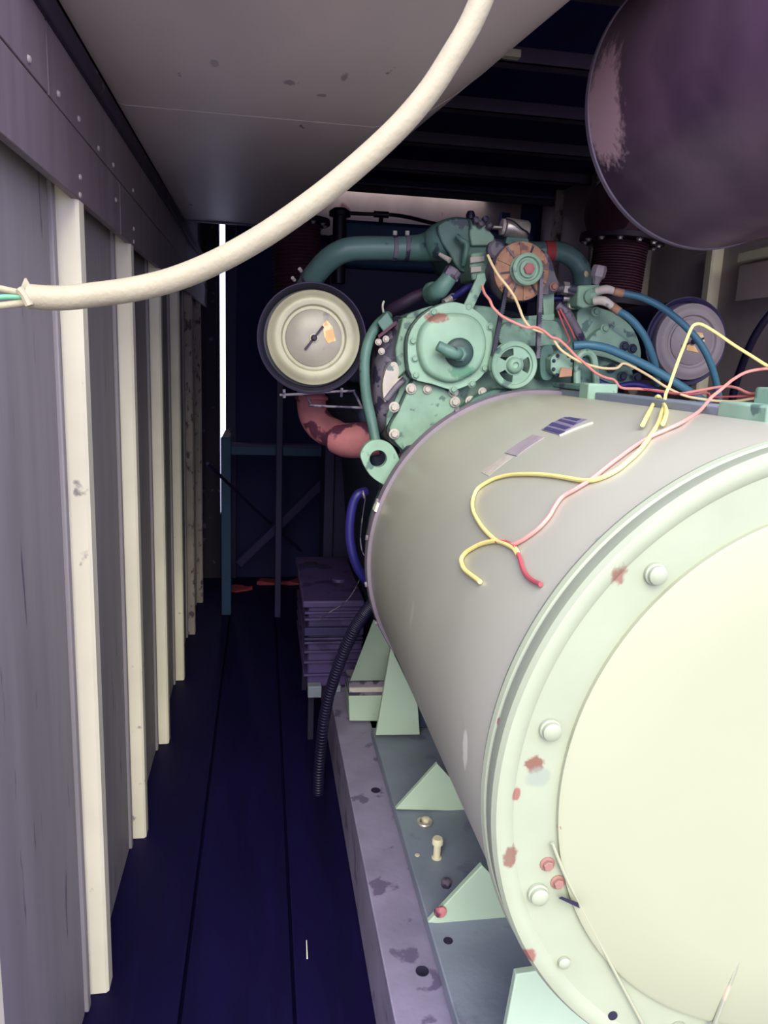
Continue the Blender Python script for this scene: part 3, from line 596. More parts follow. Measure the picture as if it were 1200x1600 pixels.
# manifold between covers, crank pulley
obj('gear_case_upper', B().prism(smooth_poly([(0.606,1.524),(0.634,1.541),(0.741,1.549),(0.767,1.531),(0.773,1.499),(0.746,1.484),(0.63,1.48),(0.603,1.491)], 3), 1.93, 2.1), M['mintdirtyshade'], t, .008)
x, y, z = (0.627,1.865,1.43); PR = .0585
sl = [arc_slot(x, z, PR*.42, PR*.72, a-.52, a+.52) for a in (2.2, 4.15, .05)]
pu = obj('drive_pulley', B().prism(circle(x, z, PR, 48), 1.868, 1.874, sl), M['mint'], t, .002)
obj('pulley_rim', B().lathe([(PR*.80, .004), (PR*.82, -.006), (PR*.97, -.008), (PR*1.02, -.005), (PR*1.02, .004), (PR*.9, .012), (PR*1.02, .02), (PR*1.02, .026), (PR*.8, .026)], (x, 1.868, z), (0, 1, 0), 56, False), M['mint'], pu)
obj('pulley_hub', B().lathe([(PR*.36, .004), (PR*.34, -.008), (PR*.24, -.014), (PR*.15, -.015), (PR*.12, -.009), (.001, -.008)], (x, 1.868, z), (0, 1, 0), 32), M['mint'], pu)
obj('pulley_shaft', B().cyl((x, 1.872, z), (x, 1.98, z), .02), M['dkgreen'], pu)
# small governor pump right of the pulley
g = obj('pump_body', B().prism(smooth_poly([(0.712,1.475),(0.739,1.484),(0.748,1.452),(0.749,1.403),(0.725,1.395),(0.713,1.418)], 3), 1.91, 2.05), M['green'], t, .005)
gp = obj('pump_plate', B().prism([(0.732,1.462),(0.772,1.467),(0.784,1.453),(0.787,1.424),(0.774,1.414),(0.736,1.41),(0.726,1.424),(0.724,1.451)], 1.87, 1.93), M['mint'], t, .003)
for p in [(0.741,1.87,1.458),(0.77,1.87,1.459),(0.781,1.87,1.448),(0.732,1.87,1.445),(0.733,1.87,1.424),(0.743,1.87,1.41)]: bolt(gp, p, .0035, M['dkgreen'])
obj('pump_port', B().hexa([(0.739,1.845,1.404), (0.774,1.845,1.408), (0.773,1.845,1.426), (0.743,1.845,1.43), (0.749,1.87,1.404), (0.785,1.87,1.408), (0.783,1.87,1.426), (0.753,1.87,1.43)]), M['rust'], gp, .002)
obj('hoop_bracket', B().tube([(0.798,1.86,1.37),(0.792,1.86,1.43),(0.796,1.86,1.46),(0.816,1.86,1.47),(0.833,1.86,1.458),(0.841,1.86,1.431),(0.849,1.86,1.385)], .009, 8), M['mint'], t)
obj('hoop_web', B().prism([(0.795,1.454),(0.838,1.462),(0.851,1.381),(0.799,1.379)], 1.88, 1.91), M['green'], t, .002)
# right hand fuel pump housing
rc = obj('pump_housing', B().prism(smooth_poly([(0.83,1.575),(0.857,1.59),(0.894,1.59),(0.939,1.577),(0.985,1.549),(1.013,1.51),(1.026,1.462),(1.007,1.43),(0.935,1.407),(0.877,1.422),(0.846,1.481)], 3), 1.98, 2.2), M['mint'], t, .008)
obj('housing_lid', B().prism(smooth_poly([(0.853,1.489),(0.871,1.52),(0.902,1.538),(0.936,1.526),(0.976,1.501),(1.006,1.461),(0.984,1.44),(0.918,1.458),(0.862,1.469)], 3), 1.955, 1.99), M['mint'], rc, .005)
for p in [(0.871,1.955,1.578),(0.9,1.955,1.536)]: bolt(rc, p, .0085, M['mint'])
for p in [(0.958,1.95,1.492),(0.982,1.95,1.486),(0.927,1.95,1.433),(0.961,1.95,1.412),(1.003,1.95,1.41)]: bolt(rc, p, .009, M['dkgreen'])
obj('housing_boss', B().prism(smooth_poly([(0.901,1.432),(0.958,1.443),(0.994,1.427),(0.991,1.396),(0.928,1.383),(0.9,1.398)], 3), 1.96, 2.0), M['green'], rc, .006)
fh = obj('filter_head', B().prism([(0.806,1.639),(0.865,1.645),(0.875,1.617),(0.864,1.592),(0.826,1.582),(0.807,1.588)], 1.93, 2.02), M['mint'], t, .005)
obj('head_plug', B().lathe([(.019, 0), (.019, .012), (.015, .016), (.008, .022), (.001, .022)], (0.84,1.93,1.612), (0, -1, 0), 24), M['mint'], fh)
obj('hose_union', B().tube([(0.849,1.92,1.624),(0.872,1.91,1.631),(0.894,1.905,1.627),(0.917,1.9,1.623)], [.0105, .0115, .0095, .0095], 12, 3), M['chalk'], fh)
obj('hose_union', B().tube([(0.839,1.9,1.6),(0.858,1.885,1.6),(0.879,1.88,1.588),(0.9,1.88,1.575)], [.0105, .0115, .0095, .0095], 12, 3), M['chalk'], fh)
obj('rusty_collar', B().cyl((0.891,1.905,1.627), (0.917,1.9,1.622), .0108, None, 12), M['rust'], fh)
obj('rusty_collar', B().cyl((0.879,1.88,1.588), (0.902,1.88,1.574), .0108, None, 12), M['rust'], fh)
sg = obj('sight_cap', B().lathe([(.008, -.014), (.012, 0), (.0185, .006), (.0195, .026), (.0165, .034), (.001, .035)], (0.864,1.95,1.66), (.12, -.1, 1), 6), M['greylid'], fh)
obj('pipe_fitting', B().tube([(0.763,1.98,1.635),(0.781,1.97,1.635),(0.798,1.96,1.631),(0.817,1.95,1.63)], [.013, .013, .0145, .013], 10, 3), M['foul'], t)
obj('fitting_nut', B().cyl((0.777,1.965,1.634), (0.793,1.965,1.633), .0165, None, 6), M['steel'], t)
obj('loom_sleeve', B().tube([(0.755,1.93,1.585),(0.775,1.92,1.568),(0.795,1.92,1.543),(0.815,1.92,1.516),(0.83,1.93,1.501)], [.012, .014, .012, .011, .01], 10), M['foul'], t)
obj('loom_wire', B().tube([(0.751,1.905,1.576),(0.767,1.9,1.549),(0.783,1.9,1.526),(0.795,1.9,1.505)], .003, 8), M['redwire'], t)
obj('loom_wire', B().tube([(0.746,1.905,1.571),(0.761,1.9,1.538),(0.774,1.9,1.514),(0.782,1.9,1.498),(0.769,1.9,1.485)], .0025, 8), M['redwire'], t)
# right intake elbow with red coupling
obj('intake_elbow', B().tube([(0.65,2.2,1.757),(0.746,2.2,1.755),(0.809,2.18,1.755),(0.839,2.18,1.757),(0.871,2.18,1.748),(0.899,2.18,1.73),(0.915,2.18,1.706),(0.928,2.19,1.671)], .0272, 24), M['pipe'], t)
obj('coupling', B().cyl((0.797,2.18,1.754), (0.824,2.18,1.756), .0295, None, 24), M['red'], t)
obj('coupling_chip', B().lathe([(.009, 0), (.007, .002), (.001, .003)], (0.912,2.135,1.694), (.4, -.9, .1), 10), M['orange'], t)
# engine rear foot on the skid: gusset, shims and block
obj('mount_foot', B().hexa([(0.296,2.35,0.374), (0.414,2.35,0.372), (0.403,2.2,0.563), (0.345,2.2,0.644), (0.306,2.43,0.338), (0.428,2.43,0.336), (0.445,2.43,0.473), (0.381,2.43,0.562)]), M['gusset'], t, .003)
obj('shim', B().prism([(0.292,0.371),(0.413,0.37),(0.412,0.349),(0.292,0.351)], 2.345, 2.45), M['foul'], t)
obj('shim', B().prism([(0.293,0.354),(0.41,0.352),(0.409,0.336),(0.294,0.338)], 2.338, 2.45), M['chalk'], t)
obj('shim', B().prism([(0.293,0.337),(0.412,0.335),(0.411,0.317),(0.293,0.318)], 2.345, 2.45), M['foul'], t)
obj('mount_block', B().prism([(0.292,0.323),(0.41,0.321),(0.407,0.228),(0.297,0.233)], 2.34, 2.45), M['gusset'], t, .003)
obj('mount_gusset', B().prism([(0.395,0.567),(0.488,0.377),(0.5,0.272),(0.358,0.276)], 2.155, 2.17), M['gusset'], t, .002)

# ------------------------------------------------------------------ charging alternator and its belts
fx, fy, fz = (0.64,1.9,1.662)
t = thing('charging_alternator', 'small rust brown charging alternator with green pulley on top of the engine', 'alternator', (fx, fy, fz-.09))
obj('alternator_body', B().lathe([(.070, .012), (.073, .02), (.073, .07), (.066, .10), (.03, .11)], (fx, fy, fz), (0, 1, 0), 40), M['foul'], t)
fan = obj('cooling_fan', B().lathe([(.068, .010), (.071, .008), (.071, 0), (.060, -.006), (.04, -.008), (.02, -.008)], (fx, fy, fz), (0, 1, 0), 48), M['rust'], t)
for k in range(12):
    a = 2*PI*k/12+.15; d = Vector((math.cos(a), 0, math.sin(a))); n = Vector((-d.z, 0, d.x)); o = Vector((fx, fy-.0075, fz))
    p = [o+d*.036-n*.002, o+d*.069-n*.0025+Vector((0, .006, 0)), o+d*.069+n*.0025+Vector((0, .006, 0)), o+d*.036+n*.002]
    obj('fan_blade', B().hexa(p+[q+Vector((0, -.005, 0)) for q in p]), M['rust'] if k % 2 else M['foul'], fan)
px_, py_, pz_ = (0.644,1.865,1.664)
pu = obj('pulley', B().lathe([(.03, .03), (.0385, .026), (.0385, .022), (.026, .013), (.0385, .004), (.0385, -.001), (.034, -.004), (.030, -.004), (.027, .003), (.021, .004), (.0205, -.003), (.015, -.005)], (px_, py_, pz_), (0, 1, 0), 40), M['mint'], t)
obj('shaft_nut', B().lathe([(.014, .0), (.014, -.012), (.008, -.016), (.001, -.016)], (px_, py_, pz_), (0, 1, 0), 6), M['rustpipe'], pu)
obj('shaft', B().cyl((px_, py_, pz_), (fx, fy+.02, fz), .013), M['rust'], pu)
obj('mounting_ear', B().prism(smooth_poly([(0.69,1.72),(0.722,1.703),(0.739,1.663),(0.752,1.636),(0.743,1.618),(0.713,1.611),(0.691,1.626),(0.682,1.673)], 3), 1.925, 1.945), M['foul'], t, .003)
bolt(t, (0.737,1.925,1.632), .008, M['rustbolt'])
obj('bracket', B().prism([(0.718,1.617),(0.749,1.622),(0.755,1.554),(0.727,1.553)], 1.95, 1.99), M['mint'], t, .002)
obj('bracket_shelf', B().prism([(0.681,1.557),(0.752,1.566),(0.753,1.55),(0.682,1.544)], 1.94, 2.0), M['mint'], t, .002)
st = obj('adjuster_strap', B().prism([(0.53,1.651),(0.55,1.655),(0.555,1.637),(0.524,1.564),(0.516,1.559),(0.501,1.561),(0.499,1.572),(0.528,1.639)], 1.915, 1.923), M['mint'], t, .002)
bolt(st, (0.51,1.913,1.569), .0085, M['mint'])
obj('adjuster_lug', B().lathe([(.024, 0), (.024, .02), (.018, .026), (.001, .026)], (0.582,1.95,1.715), (0, -1, 0), 20), M['foul'], t)
def belt(name, label, pa, pb, pc, pd, y, wd, th):
    """one straight run between two (x, z) points as a thin toothed strip"""
    pa, pb = Vector((pa[0], y, pa[1])), Vector((pb[0], y, pb[1])); d = (pb-pa); L = d.length; d.normalize(); n = Vector((d.z, 0, -d.x))
    b = B(); q = [pa-n*th/2, pb-n*th/2, pb+n*th/2, pa+n*th/2]
    b.hexa([v-Vector((0, wd/2, 0)) for v in q]+[v+Vector((0, wd/2, 0)) for v in q])
    k = int(L/.0055)
    for i in range(k):
        p = pa+d*(L*(i+.5)/k)-n*(th*.5)
        q = [p-d*.0014-n*.0022, p+d*.0014-n*.0022, p+d*.0014, p-d*.0014]
        b.hexa([v-Vector((0, wd/2, 0)) for v in q]+[v+Vector((0, wd/2, 0)) for v in q])
    return b
q = [(0.684,1.662),(0.691,1.45),(0.596,1.62),(0.573,1.451)]
bt = tag(obj('drive_belt', belt('', '', q[0], q[1], 0, 0, 1.880, .013, .0085), M['foul'], None, 0, None, (q[0][0], 1.88, (q[0][1]+q[1][1])/2)), 'toothed rubber drive belt running from the small alternator pulley down to the crank pulley', 'belt')
obj('belt_run', belt('', '', q[2], q[3], 0, 0, 1.880, .013, .0085), M['black'], bt)
def wrap(cx, cz, r, a0, a1, n=18):
    return [(cx+r*math.cos(a0+(a1-a0)*k/n), 1.880, cz+r*math.sin(a0+(a1-a0)*k/n)) for k in range(n+1)]
x, y, z = (0.632,1.88,1.43)
obj('belt_wrap', B().tube(wrap(x, z, .056, 2.7, 6.6), .005, 6, 1), M['navy'], bt)

# ================================================================== AIR CLEANERS
def air_cleaner(label, ctr, rr, rl, depth, ml, ml2, nut_a, grp='air cleaners either side of the engine', off=(0, 0)):
    x, y, z = ctr; t = thing('air_cleaner', label, 'air cleaner', (x, y+depth*.5, z-rr), grp)
    obj('canister', B().lathe([(rr*.5, depth), (rr*.9, depth), (rr*.93, depth-.03), (rr*.93, .06), (rr*.96, .05), (rr*.96, .03), (rr*.99, .022), (rr, .012), (rr*.985, .0), (rl*1.04, .008), (rl*1.03, .02), (.05, .02)], (x, y, z), (0, 1, 0), 72), M['blackmetal'] if ml is M['lid'] else M['navy'], t)
    obj('rim_bead', B().torus((x, y+.004, z), (0, 1, 0), rr*.985, .0035, 72), M['ductedge'], t)
    lx, lz = x+off[0], z+off[1]
    lid = obj('lid', B().lathe([(rl, .018), (rl, .0), (rl*.985, -.004), (rl*.9, -.008), (rl*.86, -.012), (rl*.78, -.013), (rl*.70, -.012), (rl*.66, -.006), (.002, -.006)], (lx, y, lz), (0, 1, 0), 72), ml, t)
    obj('lid_disc', B().lathe([(rl*.605, -.004), (rl*.60, -.009), (rl*.58, -.011), (rl*.15, -.012), (.002, -.012)], (lx, y, lz), (0, 1, 0), 56), ml2, lid)
    obj('washer', B().lathe([(rl*.11, -.011), (rl*.10, -.015), (.002, -.015)], (lx, y, lz), (0, 1, 0), 24), M['lid'] if ml is M['lid'] else ml, lid)
    nut = obj('wing_nut', B().lathe([(rl*.07, -.014), (rl*.065, -.024), (rl*.04, -.028), (.001, -.028)], (lx, y, lz), (0, 1, 0), 8), M['flange'], lid)
    d = Vector((math.cos(nut_a), 0, math.sin(nut_a))); o = Vector((lx, y-.02, lz)); n = Vector((-d.z, 0, d.x))
    b = B()
    for s in (-1, 1):
        q = [o+d*s*.004-n*.0025, o+d*s*rl*.31-n*.003, o+d*s*rl*.31+n*.003, o+d*s*.004+n*.0025]
        b.hexa(q+[v+Vector((0, .004, 0)) for v in q])
    obj('wing', b, M['flange'], nut)
    return t, lid
t, lid = air_cleaner('black round air cleaner with bright steel lid left of the engine', (0.124,1.97,1.477), .1375, .1185, .36, M['lid'], M['lid2'], .93, off=(.0035, .0012))
y = 1.97
obj('sticker', B().prism([(0.148,1.511),(0.159,1.524),(0.173,1.508),(0.183,1.474),(0.164,1.466),(0.154,1.479)], 1.9565, 1.9595), M['orange'], lid)
# hanger frame of bent rod under the left air cleaner
t2 = tag(obj('hanger_frame', B().tube([(0.044,1.98,1.332),(0.098,1.98,1.336),(0.147,1.98,1.342),(0.231,1.98,1.348),(0.236,1.98,1.345),(0.258,1.99,1.308),(0.255,1.99,1.305),(0.133,2.0,1.306),(0.124,2.0,1.311),(0.114,2.0,1.332)], .0034, 8, 2), M['foul'], None, 0, None, (0.148,1.98,1.322)),
         'bent rod hanger frame hooked under the left air cleaner', 'bracket')
obj('hanger_bolt', B().cyl((0.204,1.98,1.355), (0.203,1.98,1.332), .004, None, 8), M['foul'], t2)
obj('hanger_bolt', B().cyl((0.055,1.98,1.347), (0.056,1.98,1.325), .004, None, 8), M['foul'], t2)
t, lid = air_cleaner('grey dusty air cleaner behind the blue hoses by the right wall', (1.312,2.25,1.523), .136, .118, .40, M['greylid'], M['greylid'], .35, off=(.012, 0))
obj('sticker', B().prism([(1.306,1.517),(1.323,1.523),(1.349,1.491),(1.307,1.497)], 2.2355, 2.2385), M['orange'], lid)
obj('sticker', B().prism([(1.323,1.553),(1.354,1.552),(1.366,1.525),(1.348,1.528)], 2.2355, 2.2385), M['orange'], lid)

# ================================================================== EXHAUST ELBOW, HOSES
t = thing('exhaust_pipe', 'thick rust pink exhaust elbow below the left air cleaner', 'pipe', (0.203,2.2,1.228))
obj('elbow_pipe', B().tube([(0.146,2.3,1.352),(0.145,2.3,1.304),(0.153,2.29,1.261),(0.177,2.27,1.227),(0.207,2.24,1.212),(0.228,2.2,1.203)], [.042, .043, .045, .046, .044, .042], 26), M['rustpipe'], t, ang=60)
obj('outlet_pipe', B().tube([(0.212,2.21,1.202),(0.241,2.19,1.197),(0.276,2.17,1.2),(0.33,2.16,1.209)], [.044, .050, .052, .050], 26), M['rustpipe'], t, ang=60)
obj('collar', B().torus((0.147,2.3,1.31), (0, .1, 1), .042, .008, 32), M['rustpipe'], t)

def hose(name, label, cat, pts, r, m, grp=None, seg=12):
    o = obj(name, B().tube(pts, r, seg), m, None, 0, None, pts[0]); return tag(o, label, cat, grp)
hose('blue_hose', 'blue rubber hose arching in front of the right air cleaner, upper of two', 'hose', [(0.913,1.9,1.623),(0.953,1.88,1.614),(0.996,1.86,1.594),(1.028,1.84,1.569),(1.061,1.83,1.542),(1.097,1.82,1.505),(1.129,1.82,1.463),(1.158,1.83,1.419),(1.19,1.85,1.366)], .0088, M['bluehose'])
hose('blue_hose', 'blue rubber hose bending down beside the right fuel pump housing', 'hose', [(0.898,1.88,1.576),(0.916,1.865,1.564),(0.94,1.86,1.544),(0.969,1.86,1.512),(0.996,1.87,1.474),(1.022,1.89,1.439),(1.054,1.93,1.395)], .0095, M['bluehose'])
hose('blue_hose', 'thick blue hose lying low across the fuel pump towards the generator', 'hose', [(0.787,1.885,1.485),(0.813,1.88,1.488),(0.84,1.87,1.487),(0.873,1.865,1.481),(0.91,1.86,1.468),(0.957,1.85,1.449),(1.01,1.845,1.425),(1.066,1.84,1.396),(1.126,1.84,1.365),(1.184,1.86,1.335)], .0112, M['bluehose'])
hose('blue_hose', 'short dark blue hose tucked under the fuel pump housing', 'hose', [(0.88,1.92,1.397),(0.914,1.9,1.385),(0.961,1.9,1.393),(1.008,1.9,1.388),(1.069,1.92,1.366)], .008, M['navyhose'])
hose('black_hose', 'black hose curving down the right wall behind the wires', 'hose', [(1.722,2.1,1.768),(1.642,2.14,1.74),(1.602,2.2,1.668),(1.567,2.22,1.619),(1.555,2.25,1.573),(1.552,2.28,1.522),(1.56,2.32,1.461),(1.57,2.36,1.386),(1.591,2.4,1.287)], .0125, M['black'])
h = hose('navy_hose', 'dark blue hose hanging left of the generator under the lifting eye', 'hose', [(0.277,1.98,1.083),(0.255,1.97,1.077),(0.242,1.97,1.053),(0.235,1.97,1.007),(0.236,1.97,0.954),(0.248,1.97,0.901),(0.27,1.98,0.854),(0.303,2.0,0.813)], .0125, M['navyhose'])
obj('hose_clamp', B().torus((0.268,1.975,1.078), (1, 0, .3), .0125, .003, 20), M['steel'], h)
hose('thin_wire', 'thin dark wire hanging beside the dark blue hose', 'wire', [(0.264,1.9,1.08),(0.258,1.9,1.026),(0.255,1.9,0.975),(0.261,1.9,0.937),(0.275,1.9,0.919),(0.289,1.9,0.906)], .0016, M['foul'])
# ribbed conduit
pth = [(0.303,1.93,0.79),(0.282,1.96,0.747),(0.262,2.0,0.692),(0.242,2.05,0.612),(0.224,2.1,0.52),(0.207,2.15,0.419),(0.198,2.2,0.31),(0.195,2.25,0.186),(0.193,2.28,0.077),(0.194,2.3,-0.02)]
o = B().tube(pth, .0165, 16)
pp = [Vector(p) for p in pth]
for i in range(len(pp)-1):
    for k in range(9):
        q = pp[i].lerp(pp[i+1], k/9); o.torus(q, pp[i+1]-pp[i], .0165, .0018, 14, 5)
tag(obj('conduit', o, M['black'], None, 0, None, pth[-1]), 'black ribbed flexible conduit dropping from the generator to the floor', 'conduit')

# ================================================================== WIRES
hose('signal_wire', 'cream wire running from the small alternator across the pulleys to the right', 'wire', [(0.544,1.88,1.693),(0.554,1.87,1.669),(0.569,1.855,1.641),(0.589,1.845,1.617),(0.608,1.845,1.594),(0.623,1.85,1.571),(0.635,1.85,1.547),(0.65,1.85,1.529),(0.665,1.85,1.52),(0.693,1.85,1.512),(0.714,1.85,1.502),(0.736,1.84,1.473),(0.767,1.83,1.453),(0.799,1.83,1.441),(0.844,1.83,1.432),(0.884,1.83,1.433),(0.901,1.83,1.445),(0.925,1.82,1.437),(0.966,1.81,1.416),(1.001,1.79,1.392),(1.044,1.77,1.372),(1.087,1.75,1.365),(1.116,1.73,1.363),(1.139,1.7,1.365),(1.158,1.66,1.375),(1.175,1.6,1.385)]+[(1.36, 1.64, 1.3), (1.52, 1.7, .95), (1.6, 1.75, .45)], .0034, M['creamwire'], None, 8)
hose('signal_wire', 'pink wire twisting with the cream wire over the engine covers', 'wire', [(0.54,1.9,1.622),(0.542,1.88,1.602),(0.55,1.86,1.585),(0.558,1.85,1.566),(0.582,1.85,1.547),(0.613,1.85,1.534),(0.645,1.845,1.523),(0.666,1.845,1.525),(0.689,1.845,1.517),(0.71,1.84,1.502),(0.727,1.84,1.498),(0.748,1.835,1.482),(0.773,1.83,1.459),(0.797,1.825,1.441),(0.824,1.82,1.42),(0.851,1.82,1.409),(0.877,1.82,1.403),(0.893,1.81,1.385),(0.938,1.8,1.384),(0.983,1.79,1.381),(1.032,1.78,1.376),(1.08,1.77,1.386),(1.129,1.75,1.398),(1.148,1.72,1.397),(1.162,1.68,1.385),(1.174,1.6,1.388)]+[(1.37, 1.62, 1.28), (1.53, 1.67, .93), (1.61, 1.7, .42)], .0034, M['pink'], None, 8)
hose('signal_wire', 'red wire lying along the bar behind the generator top', 'wire', [(0.938,1.8,1.385),(0.997,1.78,1.378),(1.061,1.77,1.376),(1.098,1.76,1.381),(1.105,1.75,1.372),(1.134,1.72,1.375),(1.166,1.68,1.379),(1.176,1.6,1.379)]+[(1.38, 1.58, 1.27), (1.54, 1.62, .9), (1.62, 1.65, .4)], .0026, M['redwire'], None, 8)
hose('signal_wire', 'long yellow wire looping over the generator barrel to a bare end', 'wire',
     [(1.6, 1.36, .5), (1.5, 1.34, .98), (1.25, 1.32, 1.33)]+[(0.969,1.31,1.435),(0.948,1.33,1.447),(0.928,1.36,1.467),(0.905,1.38,1.485),(0.878,1.4,1.507),(0.852,1.41,1.522),(0.836,1.41,1.522),(0.828,1.41,1.512),(0.813,1.4,1.483),(0.793,1.38,1.455),(0.772,1.36,1.419),(0.757,1.34,1.404),(0.746,1.33,1.39),(0.734,1.31,1.379),(0.722,1.29,1.368)]+[(0.6269,1.1243,1.3661),(0.57,1.0294,1.3547),(0.5199,0.9615,1.3375),(0.491,0.9297,1.3242),(0.473,0.917,1.3146),(0.455,0.9086,1.3037),(0.4428,0.9109,1.2956),(0.4337,0.9187,1.2892),(0.4274,0.9313,1.2846),(0.4232,0.9563,1.2813),(0.4204,0.9866,1.2791),(0.4156,1.0337,1.2753),(0.409,1.0809,1.2698),(0.4016,1.1222,1.2634),(0.3942,1.1585,1.2566),(0.383,1.1926,1.2459),(0.3714,1.2134,1.2336),(0.3612,1.2221,1.2222),(0.352,1.2105,1.211),(0.3447,1.1904,1.2017),(0.3395,1.162,1.1945),(0.3359,1.1258,1.1895),(0.3333,1.0875,1.1857),(0.3319,1.0453,1.1836),(0.3318,1.0103,1.1835),(0.3344,0.9836,1.1872),(0.336,0.9557,1.1896),(0.3354,0.9349,1.1887),(0.3333,0.9201,1.1856)], .0031, M['yellow'], None, 8)
hose('signal_wire', 'short yellow wire tail curling left from the tied wires on the barrel', 'wire', [(0.3337,0.9242,1.1863),(0.3354,0.9454,1.1887),(0.3347,0.9706,1.1877),(0.3327,1.0012,1.1847),(0.3285,1.0266,1.1785),(0.3218,1.0541,1.1679),(0.3147,1.0751,1.1557),(0.3089,1.0886,1.1451),(0.304,1.0907,1.1355),(0.3015,1.0761,1.1303),(0.3004,1.0563,1.1279),(0.3008,1.0326,1.1288),(0.3015,1.0078,1.1303),(0.3022,0.9809,1.1317)], .0034, M['yellow'], None, 8)
hose('signal_wire', 'pink wire draped over the generator barrel ending in a dark tip', 'wire',
     [(1.62, 1.44, .5), (1.52, 1.42, 1.0), (1.27, 1.40, 1.35)]+[(1.02,1.38,1.442),(0.97,1.36,1.443),(0.907,1.33,1.435),(0.861,1.3,1.421),(0.822,1.26,1.411),(0.783,1.22,1.4),(0.751,1.19,1.39),(0.731,1.17,1.381)]+[(0.6827,1.1114,1.3696),(0.5932,1.0028,1.3603),(0.5564,0.979,1.3507),(0.529,0.9705,1.3412),(0.5003,0.9578,1.3288),(0.4724,0.945,1.3142),(0.451,0.9373,1.3011),(0.4309,0.9316,1.2871),(0.413,0.9369,1.2731),(0.398,0.9457,1.2601),(0.3863,0.9389,1.2491),(0.3741,0.9276,1.2366),(0.3613,0.9257,1.2223),(0.3497,0.9344,1.2081),(0.3425,0.9447,1.1986),(0.3368,0.9583,1.1908),(0.3352,0.9864,1.1884),(0.3318,1.0103,1.1835)], .0029, M['pink'], None, 8)
hose('signal_wire', 'dusky red wire tail bending down from the tied wires on the barrel', 'wire', [(0.3314,1.0089,1.1829),(0.3354,0.9814,1.1887),(0.3362,0.948,1.1898),(0.3324,0.9121,1.1843),(0.3285,0.8897,1.1785),(0.3261,0.8676,1.1748),(0.3259,0.8439,1.1744),(0.3274,0.8201,1.1768)], .0032, M['redwire'], None, 8)
hose('signal_wire', 'pale yellow wire loop standing on top of the barrel', 'wire', [(0.5474,1.0317,1.352),(0.5877,1.095,1.3632)]+[(0.722,1.33,1.368),(0.73,1.33,1.384),(0.737,1.32,1.372)]+[(0.6144,1.0886,1.3683),(0.5629,1.0025,1.3568)], .0034, M['yellow'], None, 8)

# ================================================================== BEHIND: radiator, frames, boxes
x0, _, z1 = (0.367,3.72,2.059)
t = thing('radiator', 'dark teal radiator standing behind the engine under the pale header', 'radiator', (.82, 3.95, .25))
obj('core', B().box(.36, 1.30, 3.80, 3.95, .3, 1.86), M['navy'], t, .004)
obj('top_tank', B().box(.34, 1.32, 3.76, 3.98, 1.86, 2.078), M['teal'], t, .02)
obj('side_frame', B().box(.31, .36, 3.74, 4.0, .25, 2.0), M['navy'], t, .004)
obj('side_frame', B().box(1.30, 1.35, 3.74, 4.0, .25, 2.0), M['navy'], t, .004)
obj('filler_neck', B().lathe([(.032, -.3), (.032, 0), (.05, .0), (.05, .02), (.03, .035), (.002, .04)], (0.35,3.7,2.077), (0, 0, 1), 20), M['black'], t)
h = hose('vent_hose', 'thin black vent hose with a tee above the radiator', 'hose', [(0.341,3.7,2.09),(0.389,3.68,2.09),(0.448,3.67,2.089),(0.527,3.66,2.09),(0.594,3.65,2.09),(0.661,3.6,2.075),(0.716,3.5,2.045),(0.745,3.3,1.999)], .0085, M['black'])
obj('tee_fitting', B().cyl((0.503,3.66,2.09), (0.572,3.66,2.09), .0145, None, 12), M['black'], h)
obj('tee_stub', B().cyl((0.539,3.66,2.091), (0.54,3.68,2.055), .0105, None, 12), M['black'], h)
# teal side frame
t = thing('side_frame', 'dark teal angle steel frame with cross bar in the far left corner', 'frame', (-.16, 4.1, 0))
obj('post', B().box(-0.217, -0.163, 4.1, 4.16, 0, 0.993), M['teal'], t, .004)
obj('post_cap', B().hexa([(-0.213,4.1,0.992), (-0.166,4.1,0.994), (-0.157,4.12,1.046), (-0.194,4.12,1.032), (-0.218,4.2,0.982), (-0.17,4.2,0.983), (-0.161,4.22,1.037), (-0.199,4.22,1.022)]), M['foul'], t, .002)
za, zb = 0.947, 0.898
obj('cross_bar', B().box(-0.165, .42, 4.12, 4.15, zb, za), M['teal'], t, .004)
obj('cross_bar_flange', B().box(-0.165, .42, 4.12, 4.2, za-.003, za+.012), M['navy'], t, .002)
obj('upright', B().box(0.075, 0.109, 4.05, 4.09, 0, 1.4), M['navy'], t, .003)
obj('diagonal_strut', B().tube([(-0.129,4.2,0.274),(0.147,4.2,0.549),(0.482,4.2,0.897)], .033, 4, 1), M['navy'], t, .003)
hose('steel_rod', 'thin dark rod leaning against the last left wall studs', 'rod', [(-0.231,3.3,0.966),(0.005,4.3,0.527),(0.255,4.8,0.193)], .0075, M['navy'])
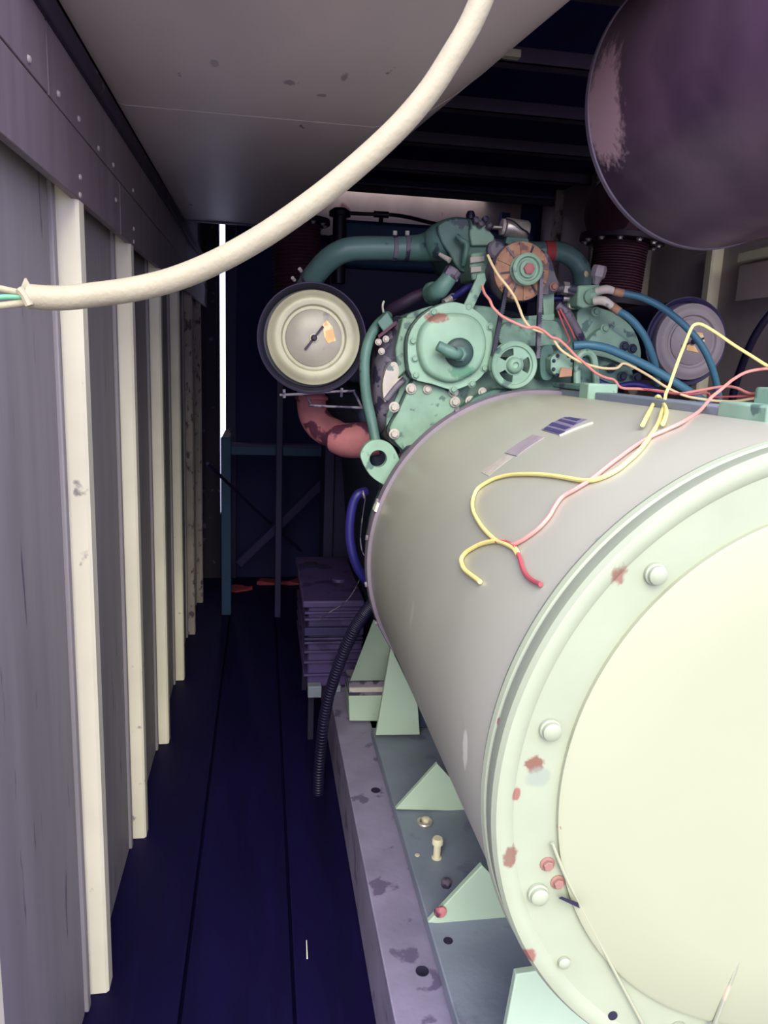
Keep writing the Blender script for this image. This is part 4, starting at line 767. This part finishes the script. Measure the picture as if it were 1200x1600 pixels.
# battery box beside the engine
t = thing('battery_box', 'dark purple ridged battery box on the floor left of the skid', 'box', (.25, 2.9, 0))
xa, xb = .160, .372
obj('box_body', B().box(xa+.01, xb, 2.62, 3.2, .232, .545), M['boxdark'], t, .006)
obj('box_lid', B().box(xa-.012, xb+.0, 2.60, 3.22, .545, .572), M['boxdark'], t, .006)
for z in (.28, .33, .37, .405, .42, .495, .52): obj('ridge', B().box(xa-.004, xb, 2.606, 3.2, z, z+.009), M['boxdark'], t, .002)
obj('box_strip', B().box(xa-.004, xb, 2.600, 2.62, .440, .470), M['navy'], t, .002)
obj('lid_hole', B().lathe([(.03, 0), (.03, .002), (.001, .0022)], (.21, 3.1, .572), (0, 0, 1), 18), M['hole'], t)
obj('lid_cap', B().lathe([(.03, 0), (.028, .012), (.001, .014)], (.30, 2.85, .572), (0, 0, 1), 18), M['boxdark'], t)
for x, d_ in ((xa+.012, .05), (xa+.108, .025)): obj('box_bracket', B().box(x, x+d_, 2.585, 2.63, .205 if d_ > .03 else .2235, .25), M['foot'], t, .003)
for x in (xa+.02,):
    for y in (2.66, 3.1): obj('box_leg', B().box(x, x+.02, y, y+.03, 0, .24), M['hole'], t)
hose('thin_wire', 'thin pale wire trailing down across the dark battery box', 'wire', [(0.351,2.45,0.754),(0.325,2.5,0.653),(0.293,2.52,0.595),(0.246,2.54,0.554),(0.207,2.55,0.525)], .0018, M['foul'])
# litter at the far end
for (x, y, z), lab in zip([(-0.129,4.569,0.0),(0.049,4.699,0.0),(0.22,4.694,0.0)], ('leftmost red scrap on the dark floor near the far wall', 'middle red scrap on the dark floor near the far wall', 'red scrap on the dark floor against the battery box')):
    b = B(); n = 9
    o1 = [(x+math.cos(2*PI*k/n)*random.uniform(.05, .11), y+math.sin(2*PI*k/n)*random.uniform(.03, .07), 0) for k in range(n)]
    b.rings([[(p[0], p[1], 0.001) for p in o1], [(p[0], p[1], random.uniform(.01, .03)) for p in o1]])
    tag(obj('red_scrap', b, M['debris'], None, 0, None, (x, y, 0)), lab, 'scrap', 'red scraps on the floor')
x, y, z = (0.117,1.611,0.0)
tag(obj('wood_splinter', B().hexa([(x-.002, y-.028, .0005), (x+.001, y-.028, .0005), (x+.002, y+.03, .0005), (x, y+.03, .0005), (x-.002, y-.028, .003), (x+.001, y-.028, .003), (x+.002, y+.03, .003), (x, y+.03, .003)]), M['paper'], None, 0, None, (x, y, 0)),
    'small pale splinter lying on the dark floor boards', 'splinter')
